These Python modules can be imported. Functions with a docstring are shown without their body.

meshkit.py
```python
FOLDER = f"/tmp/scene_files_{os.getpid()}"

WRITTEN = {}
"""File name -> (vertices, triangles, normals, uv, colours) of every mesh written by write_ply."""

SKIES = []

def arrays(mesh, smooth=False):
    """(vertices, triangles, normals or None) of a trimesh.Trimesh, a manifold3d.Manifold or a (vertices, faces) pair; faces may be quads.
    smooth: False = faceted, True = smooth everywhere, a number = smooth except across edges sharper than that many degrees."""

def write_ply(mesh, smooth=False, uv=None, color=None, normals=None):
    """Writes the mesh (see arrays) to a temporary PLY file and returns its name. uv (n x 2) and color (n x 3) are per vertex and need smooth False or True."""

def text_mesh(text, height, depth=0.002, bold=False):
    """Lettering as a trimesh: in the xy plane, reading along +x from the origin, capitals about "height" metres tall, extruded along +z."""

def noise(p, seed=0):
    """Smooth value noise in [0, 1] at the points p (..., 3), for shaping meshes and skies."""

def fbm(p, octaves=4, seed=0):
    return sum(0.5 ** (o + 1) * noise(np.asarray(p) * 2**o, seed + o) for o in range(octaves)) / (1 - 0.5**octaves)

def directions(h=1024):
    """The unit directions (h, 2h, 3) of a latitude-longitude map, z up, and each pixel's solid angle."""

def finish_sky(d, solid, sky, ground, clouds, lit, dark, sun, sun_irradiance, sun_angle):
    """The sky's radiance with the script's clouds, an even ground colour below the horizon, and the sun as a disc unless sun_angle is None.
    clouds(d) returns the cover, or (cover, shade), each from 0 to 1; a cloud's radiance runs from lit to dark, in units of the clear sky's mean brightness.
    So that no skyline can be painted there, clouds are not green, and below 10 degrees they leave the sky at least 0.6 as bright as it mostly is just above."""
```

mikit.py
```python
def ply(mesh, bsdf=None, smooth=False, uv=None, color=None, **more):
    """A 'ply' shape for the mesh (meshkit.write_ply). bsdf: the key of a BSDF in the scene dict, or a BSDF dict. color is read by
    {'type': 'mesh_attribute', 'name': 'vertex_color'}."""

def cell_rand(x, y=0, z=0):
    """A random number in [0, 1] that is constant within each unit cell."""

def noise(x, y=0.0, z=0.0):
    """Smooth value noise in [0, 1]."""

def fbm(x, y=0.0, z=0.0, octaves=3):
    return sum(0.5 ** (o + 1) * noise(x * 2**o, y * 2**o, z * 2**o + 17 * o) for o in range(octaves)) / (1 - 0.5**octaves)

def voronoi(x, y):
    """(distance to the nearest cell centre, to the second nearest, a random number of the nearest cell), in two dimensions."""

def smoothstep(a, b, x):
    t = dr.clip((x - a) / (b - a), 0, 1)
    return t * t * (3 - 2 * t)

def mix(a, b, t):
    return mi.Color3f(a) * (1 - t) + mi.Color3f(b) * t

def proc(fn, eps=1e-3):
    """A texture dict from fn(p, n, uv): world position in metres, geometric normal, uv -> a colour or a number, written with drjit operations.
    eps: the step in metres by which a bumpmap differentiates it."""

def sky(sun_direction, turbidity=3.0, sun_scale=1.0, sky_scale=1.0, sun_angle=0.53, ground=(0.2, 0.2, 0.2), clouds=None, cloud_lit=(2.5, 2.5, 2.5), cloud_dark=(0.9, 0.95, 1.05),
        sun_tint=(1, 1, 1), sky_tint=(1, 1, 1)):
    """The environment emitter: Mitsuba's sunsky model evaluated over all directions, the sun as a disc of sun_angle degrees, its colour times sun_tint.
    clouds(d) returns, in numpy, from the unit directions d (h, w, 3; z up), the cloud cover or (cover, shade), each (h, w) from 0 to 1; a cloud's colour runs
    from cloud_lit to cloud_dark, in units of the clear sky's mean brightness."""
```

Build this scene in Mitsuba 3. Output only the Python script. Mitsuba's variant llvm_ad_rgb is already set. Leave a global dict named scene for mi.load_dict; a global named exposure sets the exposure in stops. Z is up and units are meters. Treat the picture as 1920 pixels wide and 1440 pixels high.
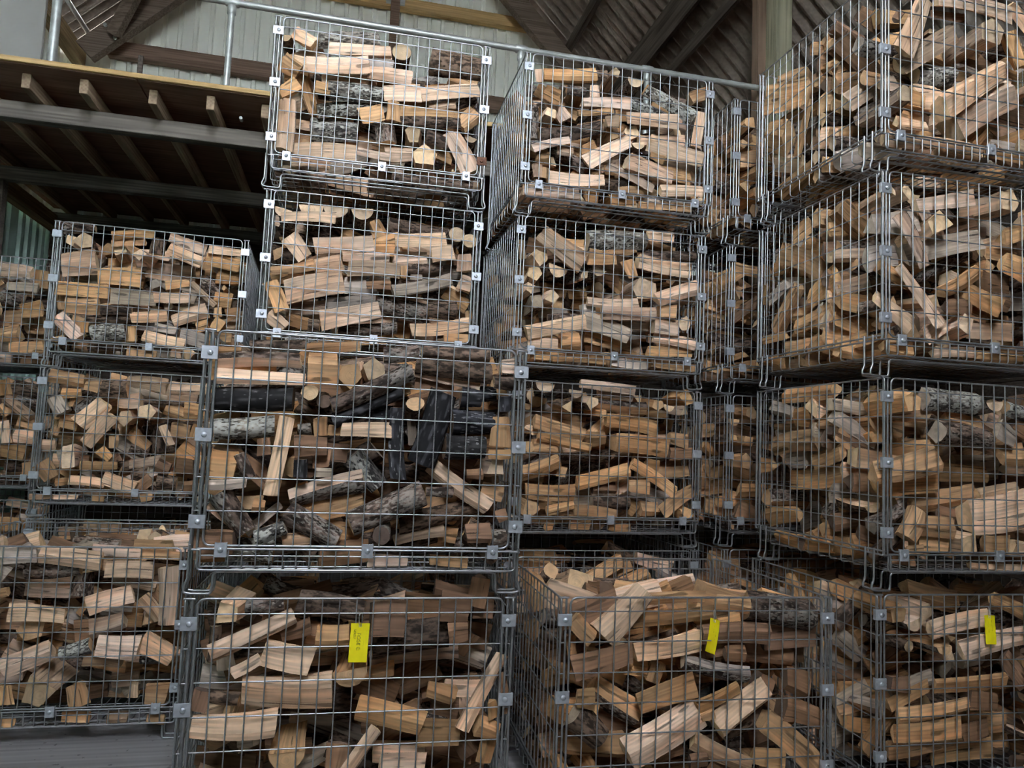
import math, random, numpy as np, mitsuba as mi, drjit as dr, mikit, meshkit
from mikit import noise, fbm, smoothstep, cell_rand, mix, proc
T = mi.ScalarTransform4f
scene, labels = {}, {}
PI = math.pi

# ---------------------------------------------------------------- camera, sky, exposure
# World: x along the cage fronts, y into the barn, z up.
BETA = 0.22
CAM = dict(f=1379.139, pitch=0.0827, roll=0.0419, h=1.5597)
def _cam():
    cp, sp, c, s = math.cos(CAM['pitch']), math.sin(CAM['pitch']), math.cos(CAM['roll']), math.sin(CAM['roll'])
    fw, up, rt = np.array([0, cp, sp]), np.array([0, -sp, cp]), np.array([1.0, 0, 0])
    u2 = -s * rt + c * up
    turn = lambda v: np.array([v[0] * math.cos(BETA) + v[1] * math.sin(BETA), -v[0] * math.sin(BETA) + v[1] * math.cos(BETA), v[2]])
    return turn(fw), turn(u2), turn(c * rt + s * up)
FW, UP, RT = _cam()
EYE = np.array([0, 0, CAM['h']])
scene['camera'] = {'type': 'perspective', 'fov': math.degrees(2 * math.atan(960 / CAM['f'])), 'fov_axis': 'x', 'near_clip': 0.05, 'far_clip': 300,
                   'to_world': T().look_at(origin=EYE.tolist(), target=(EYE + FW).tolist(), up=UP.tolist())}
scene['sky'] = mikit.sky((0.35, 0.75, 0.55), turbidity=4.0, sun_scale=0.0, sky_scale=1.0, ground=(0.25, 0.25, 0.24),
                         clouds=lambda d: np.clip(0.75 + 0.35 * (meshkit.fbm(d * 3.0, 4, 5) - 0.5), 0, 1), cloud_lit=(1.25, 1.25, 1.27), cloud_dark=(0.9, 0.92, 0.97))
exposure = 8.45

# ---------------------------------------------------------------- materials
def rgb(*c): return {'type': 'rgb', 'value': list(c)}
def pbr(name, color, rough=0.8, spec=0.3, metal=0.0, **k):
    scene[name] = {'type': 'twosided', 'bsdf': {'type': 'principled', 'base_color': color if isinstance(color, dict) else rgb(*color), 'roughness': rough, 'specular': spec, 'metallic': metal, **k}}

def pick(code, table):
    out = mi.Color3f(*table[0])
    for i, c in enumerate(table[1:], 1):
        out = dr.select(code > i - 0.5, mi.Color3f(*c), out)
    return out
# zones of a log's surface: 0 pale split, 1 tan split, 2 weathered split, 3 dark split, 4 bark, 5 grey lichened bark, 6 charred, 7 pale end, 8 tan end, 9 grey end, 10 dark end
ZONES = [(.69, .505, .355), (.56, .34, .17), (.47, .39, .31), (.27, .155, .09), (.15, .105, .078), (.20, .18, .155), (.042, .042, .046),
         (.64, .475, .30), (.52, .33, .17), (.40, .33, .25), (.14, .095, .07)]
def firewood(p, n, uv):
    k = dr.floor(uv.x); a = uv.x - k
    zc = dr.floor(uv.y); b = uv.y - zc
    r1, r2, r3 = cell_rand(k, 3), cell_rand(k, 11), cell_rand(k, 23)
    base = pick(zc, ZONES)
    base = base * (0.62 + 0.60 * r1)
    base = base * mi.Color3f(1.0, 0.96 + 0.07 * r2, 0.86 + 0.26 * r2)
    heart = smoothstep(0.52, 0.72, noise(a * 4 + 17 * r2, b * 16 + 29 * r3)) * dr.select(zc < 1.5, 0.35, 0.0)
    base = mix(base, base * mi.Color3f(.92, .62, .40), heart)
    streak = noise(a * 7 + 31 * r3, b * 170 + 57 * r1)
    wide = fbm(a * 5 + 9 * r1, b * 34 + 13 * r2, 0.0, 2)
    crack = smoothstep(0.80, 0.92, noise(a * 9 + 5 * r2, b * 95 + 77 * r3))
    wood = base * (0.44 + 0.46 * streak + 0.52 * wide) * (1 - 0.62 * crack)
    plate = noise(a * 30 + 7 * r1, b * 95 + 3 * r3)
    grit = fbm(a * 85 + 5 * r2, b * 150 + 9 * r1, 0.0, 2)
    furrow = smoothstep(0.28, 0.72, plate * 0.55 + 0.45 * grit)
    patch = fbm(a * 13 + 5 * r3, b * 15 + 9 * r2, r1 * 30, 2)
    lich = smoothstep(0.50, 0.60, 0.55 * patch + 0.45 * grit) * dr.select(zc > 4.5, 0.85, 0.30 * dr.select(r2 > 0.6, 1.0, 0.0))
    bark = mix(base * (0.22 + 1.15 * furrow), mi.Color3f(.43, .43, .38) * (0.55 + 0.7 * grit), lich)
    char = base * (0.35 + 1.4 * smoothstep(0.45, 0.85, noise(a * 30, b * 90, 9 * r1))) + 0.14 * smoothstep(0.74, 0.88, noise(a * 55, b * 170, 5 * r2))
    ey, ez = a - 0.5 + 0.03 * (r1 - 0.5), b - 0.5 + 0.04 * (r2 - 0.5)
    rad = dr.sqrt(ey * ey + ez * ez + 1e-9)
    rings = noise(rad * 330 + 4 * noise(ey * 34, ez * 34), r3 * 50)
    crk = smoothstep(0.86, 0.95, noise(dr.atan2(ez, ey) * 3.5 + 20 * r3, rad * 12))
    end = base * (0.78 + 0.20 * rings + 0.25 * noise(ey * 60 + 9 * r2, ez * 60)) * (1 - 0.35 * crk)
    out = dr.select(zc < 3.5, wood, dr.select(zc < 5.5, bark, dr.select(zc < 6.5, char, end)))
    return out
scene['firewood'] = {'type': 'twosided', 'bsdf': {'type': 'principled', 'base_color': proc(firewood), 'roughness': 0.82, 'specular': 0.25}}
pbr('zinc', proc(lambda p, n, uv: mi.Color3f(.38, .395, .41) * (0.7 + 0.4 * fbm(p.x * 60, p.y * 60, p.z * 60))), 0.36, 0.5, 0.8)
pbr('clip_zinc', proc(lambda p, n, uv: mi.Color3f(.47, .51, .55) * (0.85 + 0.25 * noise(p.x * 90, p.y * 90, p.z * 90))), 0.42, 0.5, 0.6)
pbr('rust', proc(lambda p, n, uv: mix((.22, .10, .06), (.10, .06, .045), noise(p.x * 200, p.y * 200, p.z * 200))), 0.9, 0.2)
pbr('pipe_zinc', proc(lambda p, n, uv: mi.Color3f(.50, .53, .51) * (0.7 + 0.5 * fbm(p.x * 9, p.y * 9, p.z * 30))), 0.45, 0.4, 0.55)
def timber(c1, c2, s=1.0, axis='x'):
    def fn(p, n, uv):
        q = {'x': (p.x, p.y, p.z), 'y': (p.y, p.x, p.z), 'z': (p.z, p.x, p.y)}[axis]
        g = noise(q[0] * 2.5, q[1] * 70, q[2] * 70) * 0.55 + 0.45 * fbm(q[0] * 0.9, q[1] * 16, q[2] * 16)
        return mix(c1, c2, smoothstep(0.2, 0.8, g)) * (0.75 + 0.5 * fbm(q[0] * 1.3, q[1] * 5, q[2] * 5))
    return proc(fn)
pbr('joist_wood', timber((.24, .17, .11), (.40, .30, .20), axis='y'), 0.85, 0.2)
pbr('beam_grey', timber((.12, .105, .09), (.24, .215, .18), axis='x'), 0.9, 0.2)
pbr('lip_yellow', timber((.46, .31, .13), (.62, .45, .22), axis='x'), 0.8, 0.2)
pbr('ply_brown', timber((.16, .085, .055), (.25, .14, .095), axis='x'), 0.75, 0.25)
pbr('girt_brown', timber((.15, .10, .075), (.25, .175, .13), axis='x'), 0.9, 0.2)
pbr('rafter_brown', timber((.11, .085, .065), (.22, .175, .14), axis='x'), 0.9, 0.2)
pbr('purlin_dark', timber((.055, .045, .037), (.12, .10, .085), axis='y'), 0.9, 0.2)
pbr('plate_wood', timber((.20, .135, .07), (.33, .24, .13), axis='y'), 0.85, 0.2)
pbr('post_wood', timber((.20, .20, .13), (.36, .34, .24), axis='z'), 0.85, 0.2)
pbr('post_brown', timber((.15, .10, .07), (.24, .17, .12), axis='z'), 0.85, 0.2)
pbr('cladding', proc(lambda p, n, uv: mi.Color3f(.78, .83, .765) * (0.86 + 0.2 * fbm(p.x * 1.2, p.y * 1.2, p.z * 0.5) + 0.06 * noise(p.x * 20, p.y * 20, p.z * 1.5))), 0.5, 0.4)
pbr('green_sheet', proc(lambda p, n, uv: mi.Color3f(.55, .76, .67) * (0.85 + 0.3 * fbm(p.x * 3, p.y * 3, p.z))), 0.5, 0.4)
pbr('roof_sheet', proc(lambda p, n, uv: mix((.17, .135, .11), (.31, .27, .23), smoothstep(.3, .75, fbm(p.x * 1.5, p.y * 1.5, p.z * 1.5))) * (0.85 + 0.3 * noise(p.x * 40, p.y * 40, p.z * 40))), 0.9, 0.2)
pbr('panel_grey', proc(lambda p, n, uv: mi.Color3f(.30, .30, .275) * (0.9 + 0.2 * fbm(p.x * 4, p.z * 4))), 0.8, 0.2)
def slab(p, n, uv):
    g = noise(p.x * 1.2, p.y * 55) * 0.5 + 0.5 * fbm(p.x * 0.6, p.y * 9)
    spot = smoothstep(0.90, 0.95, noise(p.x * 34, p.y * 30))
    return mi.Color3f(.215, .21, .21) * (0.6 + 0.75 * g) * (1 - 0.4 * spot)
pbr('floor_slab', proc(slab), 0.6, 0.35)
pbr('yard', proc(lambda p, n, uv: mi.Color3f(.36, .34, .31) * (0.8 + 0.4 * fbm(p.x * 0.8, p.y * 0.8))), 0.9, 0.2)
pbr('front_boards', timber((.16, .12, .085), (.26, .20, .15), axis='z'), 0.9, 0.2)
pbr('dark_boards', timber((.045, .035, .028), (.085, .068, .055), axis='x'), 0.9, 0.2)
pbr('tag_yellow', (.80, .70, .01), 0.55, 0.35)
pbr('ink', (.10, .09, .03), 0.8, 0.2)
pbr('hook_steel', (.72, .73, .75), 0.25, 0.5, 0.9)

# ---------------------------------------------------------------- mesh helpers
def cat(ms):
    vs, fs, us, o = [], [], [], 0
    for m in ms:
        vs.append(m[0]); fs.append(np.asarray(m[1]) + o); o += len(m[0])
        if len(m) > 2: us.append(m[2])
    return (np.vstack(vs), np.vstack(fs)) + ((np.vstack(us),) if us else ())
def box(x0, x1, y0, y1, z0, z1, b=0.004):
    """a box with chamfered edges"""
    c, h = np.array([x0 + x1, y0 + y1, z0 + z1]) / 2, np.array([x1 - x0, y1 - y0, z1 - z0]) / 2
    b = min(b, h.min() * 0.45)
    pts = []
    for i in range(3):
        for s in np.ndindex(2, 2, 2):
            sg = np.array(s) * 2.0 - 1
            q = sg * (h - b); q[i] = sg[i] * h[i]; pts.append(q)
    from scipy.spatial import ConvexHull
    P = np.array(pts); hl = ConvexHull(P); f = hl.simplices.copy()
    nn = np.cross(P[f[:, 1]] - P[f[:, 0]], P[f[:, 2]] - P[f[:, 0]])
    bad = (nn * P[f].mean(1)).sum(1) < 0
    f[bad] = f[bad][:, ::-1]
    return P + c, f
def beam(p0, p1, w, h, up=(0, 0, 1), b=0.004):
    p0, p1 = np.array(p0, float), np.array(p1, float)
    d = p1 - p0; L = np.linalg.norm(d); d /= L
    s = np.cross(d, up); s /= np.linalg.norm(s); u = np.cross(s, d)
    v, f = box(0, L, -w / 2, w / 2, -h / 2, h / 2, b)
    return v[:, :1] * d - v[:, 1:2] * s + v[:, 2:] * u + p0, f
def tube(pts, r, sides=7, closed=False):
    p = np.asarray(pts, float); n = len(p)
    if closed: t = np.roll(p, -1, 0) - np.roll(p, 1, 0)
    else: t = np.gradient(p, axis=0)
    t /= np.linalg.norm(t, axis=1, keepdims=True)
    ref = np.array([0, 0, 1.0])
    nrm = np.linalg.svd(p - p.mean(0))[2][-1] if n > 2 else (ref if abs(t[0, 2]) < .9 else np.array([1.0, 0, 0]))
    a = np.cross(t, nrm); la = np.linalg.norm(a, axis=1, keepdims=True)
    a = np.where(la > 1e-6, a / np.maximum(la, 1e-9), np.cross(t, [0.3, 0.9, 0.31]))
    a /= np.linalg.norm(a, axis=1, keepdims=True); b = np.cross(t, a)
    g = np.arange(sides) * 2 * PI / sides
    v = p[:, None] + r * (np.cos(g)[None, :, None] * a[:, None] + np.sin(g)[None, :, None] * b[:, None])
    m = n if closed else n - 1
    i, j = np.meshgrid(np.arange(m), np.arange(sides), indexing='ij'); i2 = (i + 1) % n; j2 = (j + 1) % sides
    f = np.stack([i * sides + j, i2 * sides + j, i2 * sides + j2, i * sides + j2], -1).reshape(-1, 4)
    f = np.vstack([f[:, [0, 1, 2]], f[:, [0, 2, 3]]])
    v = v.reshape(-1, 3)
    if not closed:
        v = np.vstack([v, p[0], p[-1]]); k = np.arange(sides); e = (n - 1) * sides
        f = np.vstack([f, np.stack([k, (k + 1) % sides, k * 0 + n * sides], 1), np.stack([e + (k + 1) % sides, e + k, k * 0 + n * sides + 1], 1)])
    return v, f
def fillet(pts, r, closed=False, k=4):
    p = [np.array(q, float) for q in pts]; out = []; n = len(p)
    for i in range(n):
        if not closed and i in (0, n - 1): out.append(p[i]); continue
        a, c, b = p[i - 1], p[i], p[(i + 1) % n]
        d0, d1 = a - c, b - c
        rr = min(r, np.linalg.norm(d0) * .45, np.linalg.norm(d1) * .45)
        d0, d1 = c + d0 / np.linalg.norm(d0) * rr, c + d1 / np.linalg.norm(d1) * rr
        for s in np.linspace(0, 1, k + 1): out.append((1 - s) ** 2 * d0 + 2 * s * (1 - s) * c + s * s * d1)
    return np.array(out)
used = {}
def numbered(name):
    i = used.get(name, 0); used[name] = i + 1
    return name if i == 0 else f'{name}_{i:03d}'
def put(key, mesh, mat, smooth=False, **k):
    scene[key] = mikit.ply((mesh[0], mesh[1]), mat, smooth=smooth, uv=mesh[2] if len(mesh) > 2 else None, **k); return key
def part(parent, name, mesh, mat, smooth=False):
    return put(numbered(f'{parent}__{name}'), mesh, mat, smooth)
def structure(key, label=None):
    labels[key] = {'kind': 'structure', **({'label': label} if label else {})}; return key

# ---------------------------------------------------------------- building shell
UL, UR, VB, VF = -3.70, 5.30, 10.0, -1.5           # left wall, right wall, back wall, open front
APEX = (0.1, 10.05)
def roof_z(u): return APEX[1] - abs(u - APEX[0])
DECK_V, DECK_Z = 6.0, 4.28
FRONT_BOXES = [(UL - .1, UR + .1, VF - .08, VF, 0, 1.3), (UL - .1, -3.0, VF - .08, VF, 1.3, 5.0), (3.4, UR + .1, VF - .08, VF, 1.3, 5.0)]
structure('floor'); put('floor', box(UL - .1, UR + .1, VF, VB + .1, -.12, 0, .01), 'floor_slab')
structure('ground'); put('ground', box(-60, 60, -90, VF - .005, -.2, -.03, .01), 'yard')

def ribbed(length, height, pitch, prof, thick=0.003):
    """a metal sheet in the xz plane facing -y: prof lists (fraction of the pitch, depth)"""
    xs, ds = [], []
    x = 0
    while x < length - 1e-6:
        for fx, dd in prof:
            if x + fx * pitch <= length + 1e-6: xs.append(x + fx * pitch); ds.append(dd)
        x += pitch
    xs.append(length); ds.append(prof[0][1])
    xs, ds = np.array(xs), np.array(ds); n = len(xs)
    rows = [np.stack([xs, -ds + o, np.full(n, z)], 1) for o in (0, thick) for z in (0, height)]
    v = np.vstack(rows); i = np.arange(n - 1)
    def q(a, b): return np.vstack([np.stack([a * n + i, a * n + i + 1, b * n + i + 1], 1), np.stack([a * n + i, b * n + i + 1, b * n + i], 1)])
    return v, np.vstack([q(0, 1), q(3, 2), q(1, 3), q(2, 0)])
RIB = [(0, 0.0), (.62, 0.0), (.70, .026), (.90, .026), (.98, 0.0)]
RIBG = [(0, 0.0), (.45, 0.0), (.55, .038), (.90, .038), (1.0 - 1e-3, 0.0)]
COR = [(k / 8, .020 * math.sin(2 * PI * k / 8)) for k in range(8)]
CORR = [(k / 8, .027 * math.sin(2 * PI * k / 8)) for k in range(8)]
structure('wall_back', 'pale grey ribbed sheet cladding of the gable wall')
w = 1.14
for i in range(8):
    u0 = UL + i * w; uw = min(w, UR - u0)
    zt = min(max(roof_z(u0), roof_z(u0 + uw)) if not (u0 < APEX[0] < u0 + uw) else APEX[1], 9.9)
    if uw < .1: break
    v, f = ribbed(uw + .03, 1.0, .19, RIB)
    top = np.minimum(np.array([roof_z(u0 + x) for x in v[:, 0]]) - .03, 9.88)
    v = np.stack([v[:, 0] + u0, VB + v[:, 1] + .004 * (i % 2), 4.20 + v[:, 2] * (top - 4.20)], 1)
    part('wall_back', 'sheet', (v, f), 'cladding')
part('wall_back', 'backing', box(UL - .1, UR + .1, VB + .012, VB + .03, 0, 4.3), 'dark_boards')
for i in range(15):                                   # dark boards below the deck
    z = .02 + .279 * i; part('wall_back', 'board', box(UL, UR + .06, VB - .02, VB + .01, z, z + .272, .003), 'dark_boards')
part('wall_back', 'rail', box(-3.2, 3.1, VB - .17, VB - .05, 6.24, 6.44), 'girt_brown')
part('wall_back', 'rail', box(-1.9, 2.25, VB - .16, VB - .05, 7.50, 7.66), 'lip_yellow')
part('wall_back', 'stud', box(.27, .39, VB - .30, VB - .17, 6.2, 9.3), 'girt_brown')
for s in (-.07, .39): part('wall_back', 'bracket', box(.27 + s if s < 0 else s, .27 if s < 0 else s + .07, VB - .18, VB - .155, 7.53, 7.63, .003), 'pipe_zinc')
def side_sheets(key, u, v0, v1, z0, z1, mat, prof, pitch, face):
    v = v0
    while v < v1 - .05:
        L = min(1.05, v1 - v)
        m, f = ribbed(L, z1 - z0, pitch, prof)
        # the local -y side faces into the barn
        part(key, 'sheet', (np.stack([u + face * -m[:, 1] * -1 if face > 0 else u + m[:, 1], v + m[:, 0], z0 + m[:, 2]], 1), f), mat)
        v += 1.05
structure('wall_left', 'green corrugated sheets below the deck and pale sheets above')
side_sheets('wall_left', UL, VF, VB, 0, 4.12, 'green_sheet', RIBG, .19, 1)
side_sheets('wall_left', UL, VF, VB, 4.12, roof_z(UL) - .02, 'cladding', RIB, .19, 1)
structure('wall_right', 'dark boarded side wall of the barn')
part('wall_right', 'backing', box(UR + .022, UR + .04, VF, VB + .05, 0, roof_z(UR) - .03), 'dark_boards')
for i in range(17):
    z = .02 + .279 * i; part('wall_right', 'board', box(UR - .01, UR + .02, VF, VB - .021, z, min(z + .272, roof_z(UR) - .03), .003), 'dark_boards')
part('wall_left', 'plate', box(UL + .03, UL + .17, VF, VB - .02, 3.93, 4.09), 'plate_wood')
part('wall_left', 'eaves_beam', box(-3.62, -3.48, VF, VB - .02, 6.10, 6.30), 'plate_wood')
part('wall_left', 'conduit', tube([(-3.37, VF, 6.40), (-3.37, VB - .3, 6.40)], .03, 10), 'hook_steel', True)
part('wall_right', 'eaves_beam', box(UR - .17, UR - .015, VF, VB - .03, 4.50, 4.72), 'plate_wood')

# roof: corrugated sheets laid down the two slopes, purlins below, rafters by the gable
structure('roof', 'brown grey corrugated roof sheets on dark timber purlins')
R2 = math.sqrt(.5)
for side in (-1, 1):
    ue = (UL if side < 0 else UR) + side * .22
    length = abs(ue - APEX[0]) / R2
    rows = math.ceil(length / 1.75); step = length / rows
    for r in range(rows):
        v = VF - .3; i = 0
        while v < VB + .2:
            L = min(1.068, VB + .25 - v)
            m, f = ribbed(L, step + .14, .178, CORR, .007)
            s = r * step - .02 + (step + .14) - m[:, 2]                       # distance down the slope
            o = m[:, 1] + .016 * (1 if r % 2 else 0) + .004 * (i % 2)         # out of the slope
            u = APEX[0] + side * (s * R2 + o * R2); z = APEX[1] + .05 - s * R2 + o * R2
            part('roof', 'sheet', (np.stack([u, v + m[:, 0], z], 1), f), 'roof_sheet'); v += 1.06; i += 1
def purlin(u, w, h, mat='purlin_dark', drop=.05):
    sg = 1 if u > APEX[0] else -1
    nz = np.array([sg * R2, 0, R2])
    c = np.array([u, 0, roof_z(u)]) - nz * (h / 2 + drop - .02)
    part('roof', 'purlin', beam(c + [0, VF, 0], c + [0, VB - .06, 0], w, h, up=nz), mat)
for u, w, h in ((1.35, .07, .16), (2.20, .07, .16), (2.86, .075, .18), (3.50, .24, .20), (3.78, .09, .26), (4.6, .07, .16), (-.9, .07, .16), (-1.75, .07, .16), (-2.6, .07, .16)): purlin(u, w, h)
for side in (-1, 1):
    for vv in (9.55,):
        ue = UL + .1 if side < 0 else UR - .1
        nz = np.array([side * R2, 0, R2]); dz = nz * .36
        a, b = np.array([APEX[0], vv, APEX[1]]) - dz, np.array([ue, vv, roof_z(ue)]) - dz
        if vv > 9: part('roof', 'rafter', beam(b, a, .14, .26, up=nz), 'rafter_brown')
    if side < 0:
        part('roof', 'strut', beam((-3.0, 9.4, 6.3), (-2.30, 8.7, 7.3), .12, .14, up=(0, 1, 0)), 'rafter_brown')
        for k, (u, z) in enumerate(((-3.12, 6.42), (-3.0, 6.28), (-2.92, 6.55))):
            v, f = tube([(u, 9.46, z), (u, 9.43, z)], .022, 8); part('roof', 'bolt', (v, f), 'pipe_zinc')

# front wall with the wide opening that lights the stacks
structure('wall_front', 'boarded front wall of the barn around its tall loft opening')
OPEN = (-.80, .45, 4.1, 7.7)                          # the tall loft opening behind the camera
u = UL - .1
while u < UR:
    u1 = min(u + .25, UR + .1)
    if OPEN[0] < (u + u1) / 2 < OPEN[1]:
        part('wall_front', 'board', box(u, u1, VF - .03, VF, 0, OPEN[2]), 'front_boards')
        part('wall_front', 'board', box(u, u1, VF - .03, VF, OPEN[3], min(roof_z(u), roof_z(u1)) - .02), 'front_boards')
    else: part('wall_front', 'board', box(u, u1, VF - .03, VF, 0, min(roof_z(u), roof_z(u1)) - .02), 'front_boards')
    u += .25
part('wall_front', 'backing', box(UL - .1, OPEN[0] - .06, VF - .045, VF - .032, 0, 6.2), 'front_boards')
part('wall_front', 'backing', box(OPEN[1] + .06, UR, VF - .045, VF - .032, 0, 4.7), 'front_boards')
part('wall_front', 'backing', box(OPEN[0] - .06, OPEN[1] + .06, VF - .045, VF - .032, 0, OPEN[2] - .03), 'front_boards')

# mezzanine deck: boards on joists on beams
structure('mezzanine', 'timber mezzanine deck with exposed joists and grey beams')
for i in range(5):
    u0 = UL + .02 + i * 1.96
    if u0 < 4.1: part('mezzanine', 'deck_board', box(u0, min(u0 + 1.95, 4.2), DECK_V, VB - .02, DECK_Z - .032, DECK_Z, .002), 'ply_brown')
part('mezzanine', 'edge_strip', box(UL + .02, 4.2, DECK_V - .028, DECK_V - .001, DECK_Z - .026, DECK_Z + .012, .003), 'lip_yellow')
joists = [-3.45, -3.00, -2.575, -2.16, -1.67, -1.235, -.82] + [-.82 + .45 * i for i in range(1, 12)]
for i, u in enumerate(joists):
    v0 = DECK_V + .10 + .012 * ((i * 7) % 5)
    part('mezzanine', 'joist', box(u, u + .062, v0, VB - .1, DECK_Z - .15, DECK_Z - .033), 'joist_wood')
for v in (6.42, 8.10, 9.70):
    part('mezzanine', 'beam', box(UL + .06, 4.2, v, v + .115, DECK_Z - .29, DECK_Z - .151, .006), 'beam_grey')
for u in (-2.55, -1.0): 
    part('mezzanine', 'bolt', tube([(u, 6.30, DECK_Z - .10), (u, 6.36, DECK_Z - .10)], .015, 6), 'pipe_zinc')
for u in (UL + .12, 4.1): 
    for v in (6.42, 8.10): part('mezzanine', 'post', box(u, u + .12, v, v + .115, 0, DECK_Z - .292), 'beam_grey')

# tubular guard rail along the deck edge
labels['guard_rail'] = {'label': 'galvanised tubular guard rail clamped along the edge of the timber deck', 'category': 'guard rail'}
part('guard_rail', 'rail', tube([(-3.2, 6.12, 5.06), (3.72, 6.12, 5.06)], .027, 12), 'pipe_zinc', True)
for u in (-2.37, -1.10, 1.325, 2.52):
    part('guard_rail', 'post', tube([(u, 6.12, DECK_Z), (u, 6.12, 5.03)], .026 if u > -2 else .034, 12), 'pipe_zinc', True)
    part('guard_rail', 'clamp', cat([tube([(u - .05, 6.12, 5.06), (u + .05, 6.12, 5.06)], .036, 12), tube([(u, 6.12, 4.96), (u, 6.12, 5.03)], .034, 12)]), 'pipe_zinc', True)
    part('guard_rail', 'base_flange', tube([(u, 6.12, DECK_Z), (u, 6.12, DECK_Z + .03)], .05, 12), 'pipe_zinc', True)
labels['grey_panel'] = {'label': 'plain grey sheet panel standing on the timber deck beside the guard rail post', 'category': 'panel'}
put('grey_panel', box(UL + .22, -2.56, 6.40, 6.44, DECK_Z, 5.85, .004), 'panel_grey')
for u in (-1.75, -.62):
    k = numbered('black_peg'); labels[k] = {'label': 'short black upright peg on the deck edge, ' + ('farther from' if u < -1 else 'nearer to') + ' the top centre cage', 'category': 'peg'}
    put(k, box(u, u + .035, 6.06, 6.09, DECK_Z, DECK_Z + .20), 'purlin_dark')
labels['timber_post'] = {'label': 'square weathered timber post rising to the roof beside the guard rail end', 'category': 'post'}
part('timber_post', 'shaft', box(3.78, 3.95, 6.02, 6.20, 0, roof_z(3.95) - .1), 'post_wood')
part('timber_post', 'backing', box(3.70, 3.79, 6.205, 6.32, 0, roof_z(3.8) - .1), 'post_brown')

# ---------------------------------------------------------------- wire cages
# local frame of a cage: x across the front, y back into the cage, z up from the floor it stands on
H, ZT, ZB, DEPTH, HW, GW2 = 0.9713, 0.963, 0.1852, 1.03, 0.60, 0.56
RW, RF = 0.0028, 0.0044
VX = [-.498 + .0622 * k for k in range(17)]
HZ = [ZT - .055 - .12 * k for k in range(6)]
def wires(segs, r=RW): return cat([tube(s, r, 6) for s in segs])
def loop(x0, x1, z0, z1, y, r=.03): return fillet([(x0, y, z0), (x1, y, z0), (x1, y, z1), (x0, y, z1)], r, True)
gate_frame = tube(loop(-GW2, GW2, ZB, ZT, 0), RF, 8, True)
gate_mesh = wires([[(x, -.004, ZB), (x, -.004, ZT)] for x in VX] + [[(-GW2, .003, z), (GW2, .003, z)] for z in HZ])
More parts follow.
